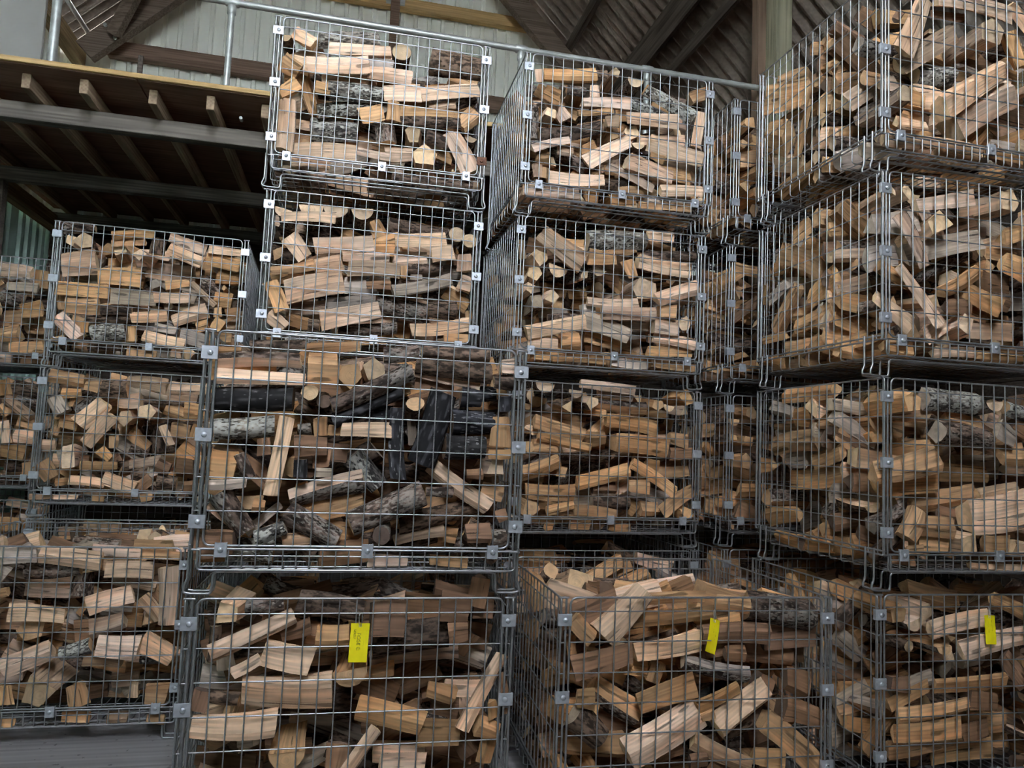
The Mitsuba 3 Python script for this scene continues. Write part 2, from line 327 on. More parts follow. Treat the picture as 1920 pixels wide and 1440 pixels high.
back_mesh = wires([[(x, DEPTH, ZB - .02), (x, DEPTH, ZT)] for x in VX] + [[(-GW2, DEPTH + .006, z), (GW2, DEPTH + .006, z)] for z in HZ])
back_frame = tube(loop(-GW2, GW2, ZB - .02, ZT, DEPTH), RF, 8, True)
def side_panel(sx):
    x = sx * HW
    ys = [.035 + .0605 * k for k in range(17)]
    z0 = ZB - .015
    ws = wires([[(x, y, z0), (x, y, ZT - .004)] for y in ys] + [[(x - sx * .002, -.012, z), (x - sx * .002, DEPTH + .01, z)] for z in HZ])
    ws = cat([ws, tube([(x, -.012, z0 + .018), (x, DEPTH + .01, z0 + .018)], RF, 8)])
    fr = tube(fillet([(x, -.006, z0), (x, DEPTH + .006, z0), (x, DEPTH + .006, ZT - .002), (x, -.006, ZT - .002)], .012, True), RF, 8, True)
    return ws, fr
SIDES = {s: side_panel(s) for s in (-1, 1)}
def corner_post(sx, y):
    segs = [[(sx * HW, y, ZB - .015), (sx * HW, y, ZT)], [(sx * (HW - .022), y, ZB - .015), (sx * (HW - .022), y, ZT)]]
    m = [tube(s, RF, 8) for s in segs]
    m += [tube([(sx * (HW + .004), y, z), (sx * (HW - .026), y, z)], RW, 6) for z in HZ[1:]]
    m += [tube([(sx * (HW + .008), y, z), (sx * (HW - .032), y, z)], RF, 8) for z in (ZT, ZB - .015)]
    return cat(m)
SX = [-.565 + .0471 * k for k in range(25)]
ZF, ZG = .098, .104                                             # floor grid
def tray():
    m = []
    for y, d in ((0, -1), (DEPTH, 1)):
        m.append(tube([(-HW + .02, y, ZB - .012), (HW, y, ZB - .012)], RF, 8))
        m.append(tube([(-.575, y + .003, ZB - .036), (.575, y + .003, ZB - .036)], RW, 6))
        m.append(tube(fillet([(-HW + .025, y, ZB - .012), (-HW + .025, y, ZF), (HW - .01, y, ZF), (HW - .01, y, ZB - .012)], .02), RF, 8))
    for x in SX: m.append(tube(fillet([(x, -.004, ZB - .014), (x, -.004, ZF + .002), (x, DEPTH + .004, ZF + .002), (x, DEPTH + .004, ZB - .014)], .015, k=3), RW, 6))
    for k in range(9): m.append(tube([(-HW + .03, .04 + .119 * k, ZF + .007), (HW - .03, .04 + .119 * k, ZF + .007)], RW, 6))
    for sx in (-1, 1):
        for k in range(9): m.append(tube(fillet([(sx * HW, .20 + .085 * k, ZB - .014), (sx * HW, .20 + .085 * k, ZF), (sx * (HW - .16), .20 + .085 * k, ZF)], .014, k=3), RW, 6))
    return cat(m)
TRAY = tray()
def skid(y):
    """a pair of bent rods: down the side, hooked, up again and across below the floor grid"""
    half = [(-HW - .0105, ZB + .01), (-HW - .0105, .055), (-HW - .022, .032), (-HW - .022, .012), (-HW + .002, .006), (-.545, .0065), (-.530, .0065), (-.525, .03), (-.525, .086)]
    pts = half + [(-x, z) for x, z in half[::-1]]
    out = []
    for dy in (-.028, .028):
        out.append(tube(fillet([(x, y + dy, z) for x, z in pts], .022, k=4), .0052, 8))
    for sx in (-1, 1): out.append(tube([(sx * (HW + .02), y - .030, .014), (sx * (HW + .02), y + .030, .014)], .0052, 8))
    return cat(out)
SKIDS = (skid(.075), skid(DEPTH - .09))
CLIPS = [(-.581, ZT - .085), (-.581, ZB + .395), (-.581, ZB + .085), (.581, ZT - .085), (.581, ZB + .395), (.581, ZB + .085), (-.497, ZB - .014), (.02, ZB - .014), (.497, ZB - .014)]
def clip_mesh(x, z):
    big = abs(x) > .55
    w, h = (.056, .048) if big else (.042, .052)
    cx = x + (.003 * (1 if x > 0 else -1) if big else 0)
    a = box(cx - w / 2, cx + w / 2, -.0115, -.0085, z - h / 2, z + h / 2, .001)
    return cat([a, box(cx - w / 2, cx - w / 2 + .004, -.0085, .006, z - h / 2, z + h / 2, .001), box(cx + w / 2 - .004, cx + w / 2, -.0085, .006, z - h / 2, z + h / 2, .001)])
def rivet_mesh(x, z):
    ring = [(.0105, 0), (.0098, .004), (.0066, .0065), (0.0005, .0076)]
    v = np.array([[x + r * math.cos(t), -.0115 - d, z + r * math.sin(t)] for r, d in ring for t in np.arange(10) * PI / 5]); f = []
    for i in range(3):
        for j in range(10):
            a, b, c, d = i * 10 + j, i * 10 + (j + 1) % 10, (i + 1) * 10 + (j + 1) % 10, (i + 1) * 10 + j
            f += [(a, c, b), (a, d, c)]
    return v, np.array(f)
# stack: (x, y, turn) of each tier from the floor up
STACKS = {
    'c0': [(-2.95, 6.58, -.03), (-2.946, 6.566, -.034), (-2.958, 6.602, -.027)],
    'c1': [(-1.34, 5.315, .02), (-1.344, 5.314, .015), (-1.335, 5.320, .038)],
    'l': [(-1.341, 4.104, 0.0)],
    'c2': [(.10, 4.15, 0), (.10, 4.15, 0), (.105, 4.155, -.003), (.095, 4.099, -.022)],
    'a': [(.082, 2.868, -.003), (.088, 2.844, .003)],
    'c3': [(1.53, 4.16, .04), (1.539, 4.157, .06), (1.521, 4.131, .014), (1.517, 4.074, -.001)],
    'm': [(1.478, 2.853, -.020)],
    'r': [(2.949, 2.889, -.008), (2.960, 2.866, .004), (2.964, 2.880, .004), (2.961, 2.885, .011)],
    'c4': [(2.955, 4.255, 0), (2.961, 4.255, -.006), (2.951, 4.248, -.002), (2.958, 4.232, .007)]}
CAGE_LABEL = {
    'c0': ('bottom wire cage of the rearmost stack under the deck by the green wall', 'middle wire cage of logs in the rearmost stack beside the green wall', 'top wire cage of logs standing against the green corrugated wall'),
    'c1': ('bottom wire cage behind the single low cage, mostly hidden', 'wire cage of logs directly above the rim of the single low cage', 'topmost wire cage of logs in the shorter stack below the timber deck'),
    'l': ('single unstacked wire cage of logs standing low on the bare floor',),
    'c2': ('hidden floor cage carrying the tall stack behind the two front cages', 'hidden second cage of the tall stack behind the two front cages', 'wire cage of logs directly behind and above the big front cage', 'topmost wire cage of logs standing in front of the pale gable wall'),
    'a': ('big front wire cage on the floor with a flat yellow tag hanging', 'big front wire cage holding charred black logs, stacked on the tagged cage'),
    'c3': ('floor cage of the tall stack behind the cage with the curled tag', 'third wire cage down, behind the cage with the curled tag, orange brown logs', 'second wire cage down in the stack below the guard rail clamps', 'top wire cage of logs right under the tubular guard rail clamps'),
    'm': ('single wire cage heaped open with logs and hung with a curled yellow tag',),
    'r': ('bottom wire cage of the corner stack with a narrow yellow tag', 'third wire cage down in the corner stack, one above the tagged cage', 'second wire cage down in the tall corner stack seen from its corner', 'topmost wire cage of the tall corner stack, cut by the picture edge'),
    'c4': ('floor cage of the dark stack squeezed behind the corner stack', 'third cage down of the dark stack squeezed behind the corner stack', 'second cage down of the dark stack squeezed behind the corner stack', 'top cage of the dark narrow stack below the roof sheets')}
CAGES = {}
for s, tiers in STACKS.items():
    for k, (x, y, a) in enumerate(tiers):
        M = T().translate([x, y, k * H]) @ T().rotate([0, 0, 1], math.degrees(a))
        CAGES[s + str(k)] = (np.array(M.matrix, float), k)
_c = {}
def cput(key, tag, mesh, mat, M, smooth=True):
    """the same ply dict for every cage, under another to_world"""
    if tag not in _c: _c[tag] = mikit.ply(mesh, mat, smooth=smooth)
    scene[key] = {**_c[tag], 'bsdf': {'type': 'ref', 'id': mat}, 'to_world': M}
for s, tiers in STACKS.items():
    for k, (x, y, a) in enumerate(tiers):
        key = numbered('wire_cage')
        labels[key] = {'label': CAGE_LABEL[s][k], 'category': 'wire cage', 'group': 'wire cages of firewood'}
        M = T().translate([x, y, k * H]) @ T().rotate([0, 0, 1], math.degrees(a))
        cput(f'{key}__front_gate', 'gf', gate_frame, 'zinc', M); cput(f'{key}__front_gate__wire_mesh', 'gm', gate_mesh, 'zinc', M)
        cput(f'{key}__back_panel', 'bf', back_frame, 'zinc', M); cput(f'{key}__back_panel__wire_mesh', 'bm', back_mesh, 'zinc', M)
        for i, sx in enumerate((-1, 1)):
            n = f'{key}__side_panel' + ('_001' if i else '')
            cput(n, f'sf{sx}', SIDES[sx][1], 'zinc', M); cput(f'{n}__wire_mesh', f'sm{sx}', SIDES[sx][0], 'zinc', M)
        for i, (sx, yy) in enumerate(((-1, 0), (1, 0), (-1, DEPTH), (1, DEPTH))):
            cput(f'{key}__corner_post' + (f'_{i:03d}' if i else ''), f'cp{i}', corner_post(sx, yy), 'zinc', M)
        cput(f'{key}__base_tray', 'tray', TRAY, 'zinc', M)
        for i in (0, 1): cput(f'{key}__skid' + ('_001' if i else ''), f'sk{i}', SKIDS[i], 'zinc', M)
        for i, (cx, cz) in enumerate(CLIPS):
            n = f'{key}__clip' + (f'_{i:03d}' if i else ''); mat = 'rust' if (s, k, i) == ('c2', 3, 5) else 'clip_zinc'
            cput(n, f'cl{i}', clip_mesh(cx, cz), mat, M, False)
            if mat == 'rust': labels[n] = {'label': 'rusty brown clip'}
            if s in 'alm' or s == 'r' or (s in ('c2', 'c3') and k > 1): cput(f'{n}__rivet', f'rv{i}', rivet_mesh(cx, cz), mat, M)

# ---------------------------------------------------------------- firewood
# each surveyed log: x1 z1 x2 z2 width (mm, in the plane of the cage front F or side S) and its look, or E x z size shape look for a log seen end on
# look: p pale, o tan, y weathered, d dark split face out; b bark out, g grey lichened bark, m half bark; R/B/G/K whole round (cut end, bark, grey, charred), k charred split
SURVEY = {
    'c23F': '-423 738 -83 773 107 p; -312 842 33 874 69 p; -89 732 159 728 77 p; 222 640 553 706 86 p; 9 618 214 639 93 p; E 94 867 101 R p; E -569 858 68 H p; -378 903 -37 952 100 g; -507 907 -393 853 76 p; -16 927 91 920 54 p; 264 873 574 861 142 B; 67 803 252 806 85 b; E 270 760 94 Q p; 286 754 382 719 86 b; -302 614 9 618 107 g; -365 519 -35 580 91 g; -397 437 -132 448 136 g; -518 514 -527 219 104 p; -118 466 15 507 99 o; 64 578 70 459 77 o; 19 437 39 336 115 b; 106 504 454 526 117 m; -289 342 -47 389 61 p; -485 225 -129 260 98 p; -121 261 67 245 46 p; 35 281 194 296 84 p; E 181 394 123 P p; E 256 276 139 P p; 395 461 532 221 109 p; 463 511 553 612 102 o; E -413 342 112 P o; -474 280 -353 318 60 o; -560 726 -463 678 98 o; -512 772 -416 747 75 p; -460 749 -380 517 68 o; -562 539 -466 615 75 o; -88 788 52 793 85 y; 77 207 291 208 38 p; -473 157 -263 159 52 p; 80 136 544 134 62 b; 265 405 375 378 78 b; 271 590 426 627 47 p; 331 333 425 312 62 o; -371 605 -289 592 61 o',
    'c22F': '-333 684 -9 725 91 p; -271 263 49 350 106 p; 229 248 561 304 77 p; 110 760 403 790 78 p; -519 826 -225 842 56 p; -142 564 151 576 84 p; -473 724 -379 603 97 p; E -514 868 105 H p; E -508 777 105 H p; E -364 897 128 H p; E -232 904 121 H p; E -83 893 115 H p; E 461 824 98 R p; E 553 794 95 R p; E -530 619 97 Q o; 79 915 445 891 109 b; -194 822 -50 783 99 o; -13 928 30 831 85 o; -380 748 -176 770 83 b; -56 751 152 844 61 o; -176 638 85 656 53 p; -1 710 113 713 84 o; -531 733 -417 760 60 o; 100 665 306 693 85 p; 322 695 454 716 94 p; 472 662 559 670 102 p; -319 571 -174 600 83 p; 151 576 189 580 69 o; 111 463 446 564 70 y; 195 612 395 638 54 b; 212 582 281 588 62 y; -559 518 -326 570 52 o; -467 527 -323 532 45 o; -473 398 -167 493 135 p; -159 478 -33 489 114 y; -555 458 -481 299 81 o; -441 340 -254 356 75 p; -248 364 23 417 68 y; -173 225 152 265 76 b; 24 402 323 364 123 b; 322 380 486 385 101 b; -558 278 -461 211 81 p; -466 278 -342 250 74 o; -341 235 -276 233 67 b; 418 498 555 415 86 o; 493 552 566 527 86 p; 534 357 574 361 47 o; -33 482 102 494 46 d; 416 215 557 217 47 o',
    'c33F': '56 672 393 685 83 p; 200 538 562 465 104 p; -201 351 77 530 90 p; -431 232 -82 258 72 p; -231 724 70 759 65 p; 288 243 575 269 75 p; 64 402 357 328 91 p; -48 379 252 256 57 p; 505 544 545 776 67 p; -538 845 -488 849 80 p; -481 871 -152 914 73 o; -152 922 -83 924 66 b; E -36 940 82 P p; E -86 877 74 P p; E 97 901 116 H p; 181 888 509 753 100 g; 87 805 383 735 67 g; 470 853 588 914 76 o; -335 801 -217 802 65 b; -191 806 -131 806 73 p; -476 755 -383 727 97 o; -427 787 -321 635 73 p; -350 748 -280 675 49 p; -262 652 -41 701 41 o; E -434 628 88 P p; -491 504 -107 598 89 b; -82 619 -4 638 74 p; E 106 611 91 P p; 13 649 65 656 74 o; 155 566 467 609 67 p; E 430 664 75 P p; -536 391 -307 479 48 p; -372 429 -271 425 64 p; E 126 503 82 H p; -502 362 -420 373 88 o; E -403 375 80 P p; -367 314 -268 343 112 o; -362 381 -300 297 72 o; -220 432 -120 479 89 o; 302 398 509 364 92 o; -530 260 -473 268 79 p; -473 259 -432 256 64 o; -78 267 93 296 73 b; 43 223 235 254 66 o; -583 140 -236 157 64 p; -194 153 -117 146 73 o; -40 146 124 157 65 o; 142 134 487 147 50 o; -531 688 -523 475 72 b; 211 455 301 432 50 o',
    'c32F': '-449 890 -181 721 121 p; -51 436 298 457 82 p; 174 773 526 748 92 p; 305 541 574 650 92 p; -139 503 190 515 65 p; -514 278 -152 371 88 p; -152 872 232 913 123 g; E -435 753 104 P p; -529 832 -488 837 120 p; 231 939 402 949 67 p; 234 829 587 865 67 b; -149 773 33 775 90 o; E -323 682 112 H p; E -484 634 95 P p; E -170 648 89 Q p; E -60 699 98 H p; E 20 641 123 P p; 94 773 141 669 74 o; -362 605 -210 578 64 o; -193 580 -74 591 65 o; E 249 620 165 P p; E 234 535 82 T p; -155 460 -70 468 65 y; E -509 543 79 P p; E -367 499 104 P p; E -250 526 104 P o; E -465 466 87 P y; -373 450 -197 457 64 y; E -445 388 103 H y; -379 385 -187 401 48 b; -152 395 144 304 105 y; -116 325 127 278 114 o; 115 376 291 381 57 y; 291 381 453 369 83 p; 143 320 292 348 57 y; 302 316 582 286 66 p; E 488 405 83 P p; -496 224 -314 229 63 p; -298 246 -182 263 80 o; -164 256 -96 253 89 p; -78 230 59 240 49 p; 77 217 269 222 57 o; 278 231 574 244 66 o; -492 145 -361 146 47 o; -352 138 -24 144 48 o; 10 147 254 138 57 y; 289 149 567 142 50 o; 342 486 450 486 75 o',
    'c31F': '-8 762 319 721 90 o; 59 628 405 609 115 o; -186 381 153 470 88 o; 170 511 459 339 74 o; -502 327 -201 333 94 o; -461 732 -145 668 79 o; -182 970 174 952 57 p; E -407 944 110 H p; E -366 871 111 H p; E -492 887 94 Q p; E -424 836 86 H o; E -263 829 87 T p; E -214 912 96 H p; E -108 862 88 P p; -58 930 176 911 57 y; -64 864 287 851 73 m; E 249 907 74 T p; E 324 870 74 P o; E 398 858 83 H p; E 519 923 101 P o; E 503 838 67 T p; E 419 784 91 H p; E 552 774 101 P o; -346 777 -60 736 80 o; -441 647 -107 589 55 o; E -496 582 86 P o; -455 592 -304 590 71 o; -135 636 4 658 88 o; 413 676 536 656 83 o; 337 714 458 727 58 b; -522 427 -293 512 86 o; E -265 442 87 P o; -250 505 133 550 80 b; 279 506 362 501 66 o; 327 450 588 474 75 o; -72 352 86 355 80 d; 147 373 283 368 81 o; 379 215 581 366 91 o; E -465 228 101 P o; -373 214 -198 255 55 o; -197 224 73 188 72 o; -70 273 178 269 96 b; 132 292 252 214 89 o; 269 230 388 232 90 o; E 547 209 91 P o; 416 577 585 583 75 d; -378 129 -328 129 47 o; -228 146 -99 139 63 o; 23 132 164 125 48 o',
    'c12F': '-558 674 -346 724 161 p; 83 863 303 783 83 p; 86 938 323 879 74 p; -113 362 109 399 73 p; -30 250 233 206 82 p; 17 511 244 532 73 p; 245 635 411 491 42 p; -555 342 -409 202 89 p; -627 929 -364 951 81 b; E -526 859 98 P p; E -429 852 108 P p; E -341 862 99 P o; -271 907 -8 946 55 o; -275 860 -62 893 55 o; E -232 837 100 P p; 340 881 560 877 56 p; 327 823 549 789 94 o; -36 877 57 869 110 b; E -89 797 100 P p; -340 752 -169 770 90 o; -330 625 -77 641 117 o; -93 750 229 737 128 p; E -371 630 107 P y; 394 726 554 713 103 o; E 18 604 100 P y; 86 601 236 635 55 o; 285 677 420 615 149 b; -569 520 -266 531 98 o; -578 439 -523 444 106 o; -521 417 -314 426 107 o; -247 496 26 503 100 y; 398 546 513 538 103 o; -304 400 -109 408 63 b; -396 338 -122 370 63 b; 146 356 361 458 92 p; 406 444 458 448 65 o; E 437 362 102 P o; -475 331 -409 310 62 o; -406 274 -359 278 71 o; -348 243 -147 268 107 g; -129 251 -64 256 99 o; 39 320 176 294 55 y; 194 277 368 244 101 y; 292 340 368 365 92 o; 384 264 531 266 84 o; 517 482 548 409 103 o; -356 143 -138 151 45 b; -120 134 62 129 54 o; 153 145 213 140 55 p',
    'c11F': '-96 907 155 886 90 p; 172 878 410 883 82 p; -363 607 -215 757 115 p; -313 478 -168 670 97 p; 149 623 209 490 54 p; -563 914 -347 892 88 o; -255 853 -93 862 116 b; -213 936 -113 915 54 o; -475 804 -364 811 62 o; -344 865 -255 853 71 o; -520 775 -464 673 97 y; -440 771 -408 764 97 o; -402 685 -305 778 80 b; -152 778 -12 777 99 p; E -102 664 116 P p; E 43 708 108 P p; 22 770 273 774 27 b; 149 740 278 692 82 o; 276 720 413 717 119 o; -499 627 -380 615 97 o; -559 589 -502 566 96 o; E -161 581 98 P p; -103 575 20 464 89 o; 32 626 89 431 135 b; 193 598 312 585 100 o; 328 595 398 570 100 o; -95 469 15 429 107 b; -170 501 -114 504 80 o; -577 528 -373 528 44 o; -564 459 -486 462 78 p; E -402 395 149 P p; E -292 417 115 P p; -222 446 -153 387 62 o; -333 337 -109 344 53 o; -93 345 117 388 63 p; -562 346 -492 253 104 o; -498 322 -429 255 96 o; -542 209 -442 220 52 o; -389 239 -181 228 62 p; -184 263 8 198 89 p; 28 260 81 208 98 d; 127 361 213 328 90 d; 253 357 363 351 100 d; -47 276 58 297 89 b; 136 245 261 240 99 b; 305 214 389 226 81 d; -605 130 -466 133 35 p; -466 133 -325 136 35 p; -245 130 -165 132 44 o; E 62 137 98 P o',
    'l0F': '202 849 429 845 86 p; 189 471 388 458 113 p; -226 363 -12 456 101 p; -102 921 181 886 94 p; 495 859 512 568 96 p; 387 477 543 390 105 p; 131 664 341 728 94 p; E -53 251 175 P p; -291 910 -110 920 83 y; 117 941 361 925 57 p; 361 925 549 917 48 o; -193 829 65 839 84 b; 13 756 115 747 122 b; 70 784 207 784 94 b; 224 784 428 746 57 p; 370 700 467 587 76 p; -275 729 -227 738 46 o; -200 711 43 701 74 p; -218 639 33 619 83 p; E -121 557 157 P o; 44 582 126 719 47 o; 140 545 300 589 94 p; 275 571 367 570 76 o; -253 479 -147 477 82 o; 23 429 163 471 74 g; 127 399 299 377 75 p; 369 366 483 364 57 g; 381 329 541 307 57 o; -47 376 36 374 111 b; -10 330 124 327 93 b; 115 336 279 305 75 o; 82 220 172 253 111 o; 216 234 344 248 94 p; 361 257 404 255 75 p; 432 227 539 215 104 o; 279 305 399 320 66 o; -232 239 -159 246 91 o; 64 140 191 126 56 o; 268 124 363 120 56 p; 450 108 538 104 47 o; -221 115 -140 112 45 o; 306 626 359 616 57 o; 100 628 154 590 56 b',
    'c02F': '147 868 394 853 109 p; 225 728 454 729 73 y; 397 816 514 808 146 o; 422 911 504 918 110 b; 165 668 332 627 126 b; 340 536 501 566 127 o; 183 469 392 503 126 o; 348 445 512 439 127 o; 196 325 339 353 126 o; 286 222 528 256 90 o; 177 541 322 553 72 p',
    'c01F': '292 796 498 646 89 p; 237 864 332 887 125 o; 332 887 528 862 107 b; 249 740 319 673 107 o; 371 622 535 594 107 o; 269 511 363 533 177 p; 382 498 528 486 107 p; 280 388 459 359 124 o; 291 265 466 271 124 b; 469 236 534 238 107 o; 406 410 533 433 89 o; 302 143 509 149 71 b',
    'a1F': '-304 658 -341 364 56 p; -102 621 85 623 56 p; 107 714 122 440 58 k; -143 707 151 864 69 b; 286 787 212 499 110 K; -134 650 124 778 58 K; -565 798 -245 802 52 p; -567 713 -285 729 97 K; -559 601 -348 624 83 G; -561 855 -267 871 59 m; -238 845 -129 855 124 o; E -82 833 100 P o; E -225 753 60 R p; E -172 724 64 R d; -271 719 -206 659 70 B; -451 918 -254 936 42 b; -563 893 -485 898 21 o; -253 922 -50 947 43 o; -44 907 -42 814 29 p; -402 539 -353 545 62 d; -267 552 -148 553 77 d; -261 615 -213 617 42 b; -204 624 -153 630 70 o; -152 619 -97 615 39 o; E 173 732 69 R o; 168 885 470 871 77 b; 166 856 434 820 22 p; E 12 864 93 P p; 516 698 521 580 82 o; 322 672 490 675 99 K; 297 574 461 577 95 K; 191 938 467 946 59 b; 41 917 177 937 62 b; 507 900 564 907 60 p; 483 838 567 836 60 b; 175 827 333 818 55 d; 354 771 437 768 74 K; 413 789 511 795 67 K; 502 750 551 752 63 k; 164 692 181 573 36 y; -7 690 89 692 57 k; 13 588 84 591 29 d; 469 548 560 552 37 o; -528 363 -421 226 85 b; -286 302 -90 200 87 b; -278 347 -5 426 84 m; -564 476 -469 472 104 o; -465 513 -416 425 45 b; -565 398 -429 410 37 y; -564 325 -482 258 41 p; -427 215 -310 327 34 y; -387 204 -283 250 56 g; -594 180 -460 192 96 d; -294 198 -193 207 49 p; -268 467 -217 469 68 k; -201 507 -141 506 69 d; -186 455 -127 457 34 y; -259 385 -212 394 45 o; -403 329 -360 326 49 o; -591 129 -494 130 29 o; 253 497 498 334 68 p; E 511 505 109 P p; -50 261 223 386 105 B; 145 253 453 333 79 b; 129 188 330 233 51 p; -54 520 60 401 89 g; E 69 225 66 R d; 311 213 391 206 63 o; 397 234 494 243 79 d; 495 215 560 216 72 b; 25 134 174 131 46 p; 260 135 406 128 43 o; 471 397 561 383 68 o; 386 469 451 468 40 d; 231 394 338 393 39 b; 516 302 556 319 48 d',
    'a0F': '-394 626 -72 616 120 p; -510 762 -226 894 64 p; -328 764 -152 726 95 p; -556 508 -264 516 93 p; -431 694 -336 744 44 p; 25 554 277 486 102 o; -6 326 99 478 51 p; E -474 444 126 P o; E -380 364 122 P p; E -460 906 114 P p; E -222 385 124 H o; E -12 674 112 H o; 117 340 290 326 102 p; -565 830 -460 843 98 b; -558 735 -512 734 137 b; -518 677 -454 685 98 y; -270 821 -165 849 60 d; -143 814 -25 818 86 o; -562 602 -502 591 73 d; -504 610 -401 597 49 b; -400 441 -349 448 59 y; -262 482 5 472 125 b; -231 448 -66 426 45 y; -82 374 -3 365 100 d; -61 596 172 629 56 o; -219 933 30 902 91 b; -404 915 -267 924 60 b; 56 882 184 880 134 d; 69 662 433 693 62 p; 67 761 371 797 128 b; 424 460 572 737 58 p; 263 452 420 440 104 o; 322 931 440 914 116 d; 437 971 518 961 117 d; 473 888 560 882 80 d; 359 817 433 827 84 d; 426 745 492 702 105 d; 286 611 392 582 62 o; 316 535 416 521 83 d; 487 468 569 439 79 o; 507 376 572 363 131 o; 97 346 300 331 77 p; 421 420 488 341 104 d; 522 527 564 536 63 o; 598 515 569 670 32 d',
    'm0F': '-292 334 26 485 142 p; 98 426 332 573 112 p; 319 444 587 228 100 o; -271 737 23 784 84 p; -408 801 -230 983 103 p; -7 379 257 268 72 p; -536 870 -454 789 70 o; -244 530 -5 606 97 o; 4 517 194 589 59 o; -56 696 244 633 66 m; -420 578 -215 455 108 m; -536 679 -277 737 102 d; -454 808 -373 782 32 o; -242 932 73 945 52 o; 87 938 239 919 66 o; -267 856 160 899 59 o; -266 825 18 848 46 b; -303 675 -187 666 84 o; -186 648 -124 627 84 o; -160 691 -42 683 78 o; 239 912 567 865 135 b; 26 797 336 800 80 d; 344 755 598 778 94 d; 127 725 221 724 66 d; -512 562 -439 560 82 o; -516 495 -394 387 113 b; 407 493 593 442 94 d; 264 312 409 287 79 o; 332 579 406 545 80 d; 420 616 524 581 108 d; -389 436 -241 412 83 d; -169 286 -27 343 71 d; -18 292 58 302 65 d; 26 472 82 490 39 o; -527 790 -510 691 44 o; 523 713 598 712 136 d',
    'r3F': '-461 597 -319 918 106 p; -412 576 -71 820 107 p; -195 375 146 622 115 p; -85 310 242 531 145 p; -243 910 177 895 80 p; 187 966 312 857 81 p; -296 462 -152 470 142 p; -319 784 -227 763 86 d; -234 874 -27 889 50 d; E 60 798 131 P p; 194 829 263 657 81 o; -245 603 -21 633 108 g; -38 660 147 714 73 o; -470 508 -371 531 84 p; -437 484 -287 493 85 d; E -454 394 105 P p; -413 386 -330 369 77 o; -321 385 -213 350 57 o; -404 322 -128 289 71 o; -486 259 -322 254 56 p; -322 232 18 258 43 p; 70 287 169 399 109 o; 168 361 284 340 109 o; 231 423 302 373 58 p; -111 321 18 280 86 d; -559 170 -356 169 70 p; -347 178 -1 166 57 p; 8 160 245 162 43 o; 251 533 305 510 81 d; 181 628 289 600 88 p; -498 796 -461 773 63 d',
    'r3S': '486 535 135 604 108 o; 1020 805 650 685 171 o; 546 448 145 388 49 o; 711 332 573 607 74 o; 557 380 301 283 102 p; 1054 923 718 829 110 o; 1031 581 823 488 193 o; 1043 432 737 309 104 p; 442 925 116 831 130 b; 489 820 146 722 70 d; 587 755 282 680 53 o; 845 167 483 238 81 o; 165 471 86 462 91 o; 155 407 96 387 67 p; 573 682 487 673 100 d',
    'r2F': '-491 773 -347 535 69 p; -475 530 -259 263 76 p; -370 836 -62 908 70 p; -395 601 37 723 105 y; -315 475 45 673 56 b; E -443 885 83 P p; E -362 887 83 H p; E 143 910 122 P p; -98 759 73 829 99 d; E -272 755 118 P p; -189 793 -148 711 63 d; -679 407 -348 215 88 p; E -298 512 104 P d; 114 731 263 776 79 o; 121 609 259 564 107 o; -242 425 -24 551 63 o; -93 438 100 376 98 o; -25 530 215 509 92 d; 84 418 222 415 85 d; E -119 281 111 P p; -68 377 74 339 70 o; -36 266 254 281 85 p; 186 333 272 333 78 o; -226 356 -85 361 70 d; -292 212 -177 283 76 p; -300 128 -63 144 48 p; -570 144 -413 127 61 o; -54 138 251 145 42 o; 88 663 261 651 64 o',
    'r2S': '683 438 305 578 138 o; 537 813 190 768 88 o; 407 877 90 860 75 o; 170 784 81 646 94 o; 867 784 498 615 120 o; 708 329 392 387 85 o; 1029 735 865 715 82 o; 1077 818 784 847 99 b; 729 833 574 879 103 o; 220 581 90 564 98 o; 930 353 712 565 82 o; 1128 301 708 296 51 o; 511 712 221 697 61 b; 369 368 119 166 98 p; 800 218 436 213 87 o; 325 302 71 133 112 o; 1119 603 934 542 113 o',
    'r1F': '-627 529 -255 613 119 o; -545 485 -198 511 128 o; -227 542 185 539 90 o; -84 337 243 409 180 p; -294 389 44 453 97 o; E -424 863 112 P o; -339 884 -29 876 106 g; E 30 871 83 H p; 110 867 251 841 75 g; -254 734 38 706 106 b; -167 803 39 772 66 o; E -396 776 104 P o; E -368 713 104 P o; E -226 663 89 P o; -236 630 -91 628 73 o; 58 765 158 711 91 y; 116 635 248 649 108 o; -453 245 -379 371 87 o; -370 301 -191 288 96 o; -361 222 -191 216 88 o; E -124 217 121 P p; -37 226 110 220 81 o; 129 204 239 197 74 p; -171 352 -75 338 65 d; -36 290 220 278 49 d; -463 190 -370 191 47 o; -536 151 -417 144 47 d; -116 122 237 108 33 p',
    'r1S': '836 923 393 934 84 o; 403 560 121 363 112 o; 932 640 513 681 110 o; 888 148 387 161 74 o; 738 803 572 808 104 o; 601 846 99 835 105 d; 405 725 55 769 89 o; 571 753 327 775 46 o; 703 541 276 648 92 o; 251 640 55 667 105 o; 877 457 416 517 109 o; 668 285 363 442 170 b; 843 401 655 377 111 o; E 1039 348 111 P o; 481 234 202 315 89 o; 1149 689 950 700 84 o; 1126 525 846 545 83 o; 349 166 66 198 70 d; 1004 760 600 745 39 o; 376 424 324 361 100 o',
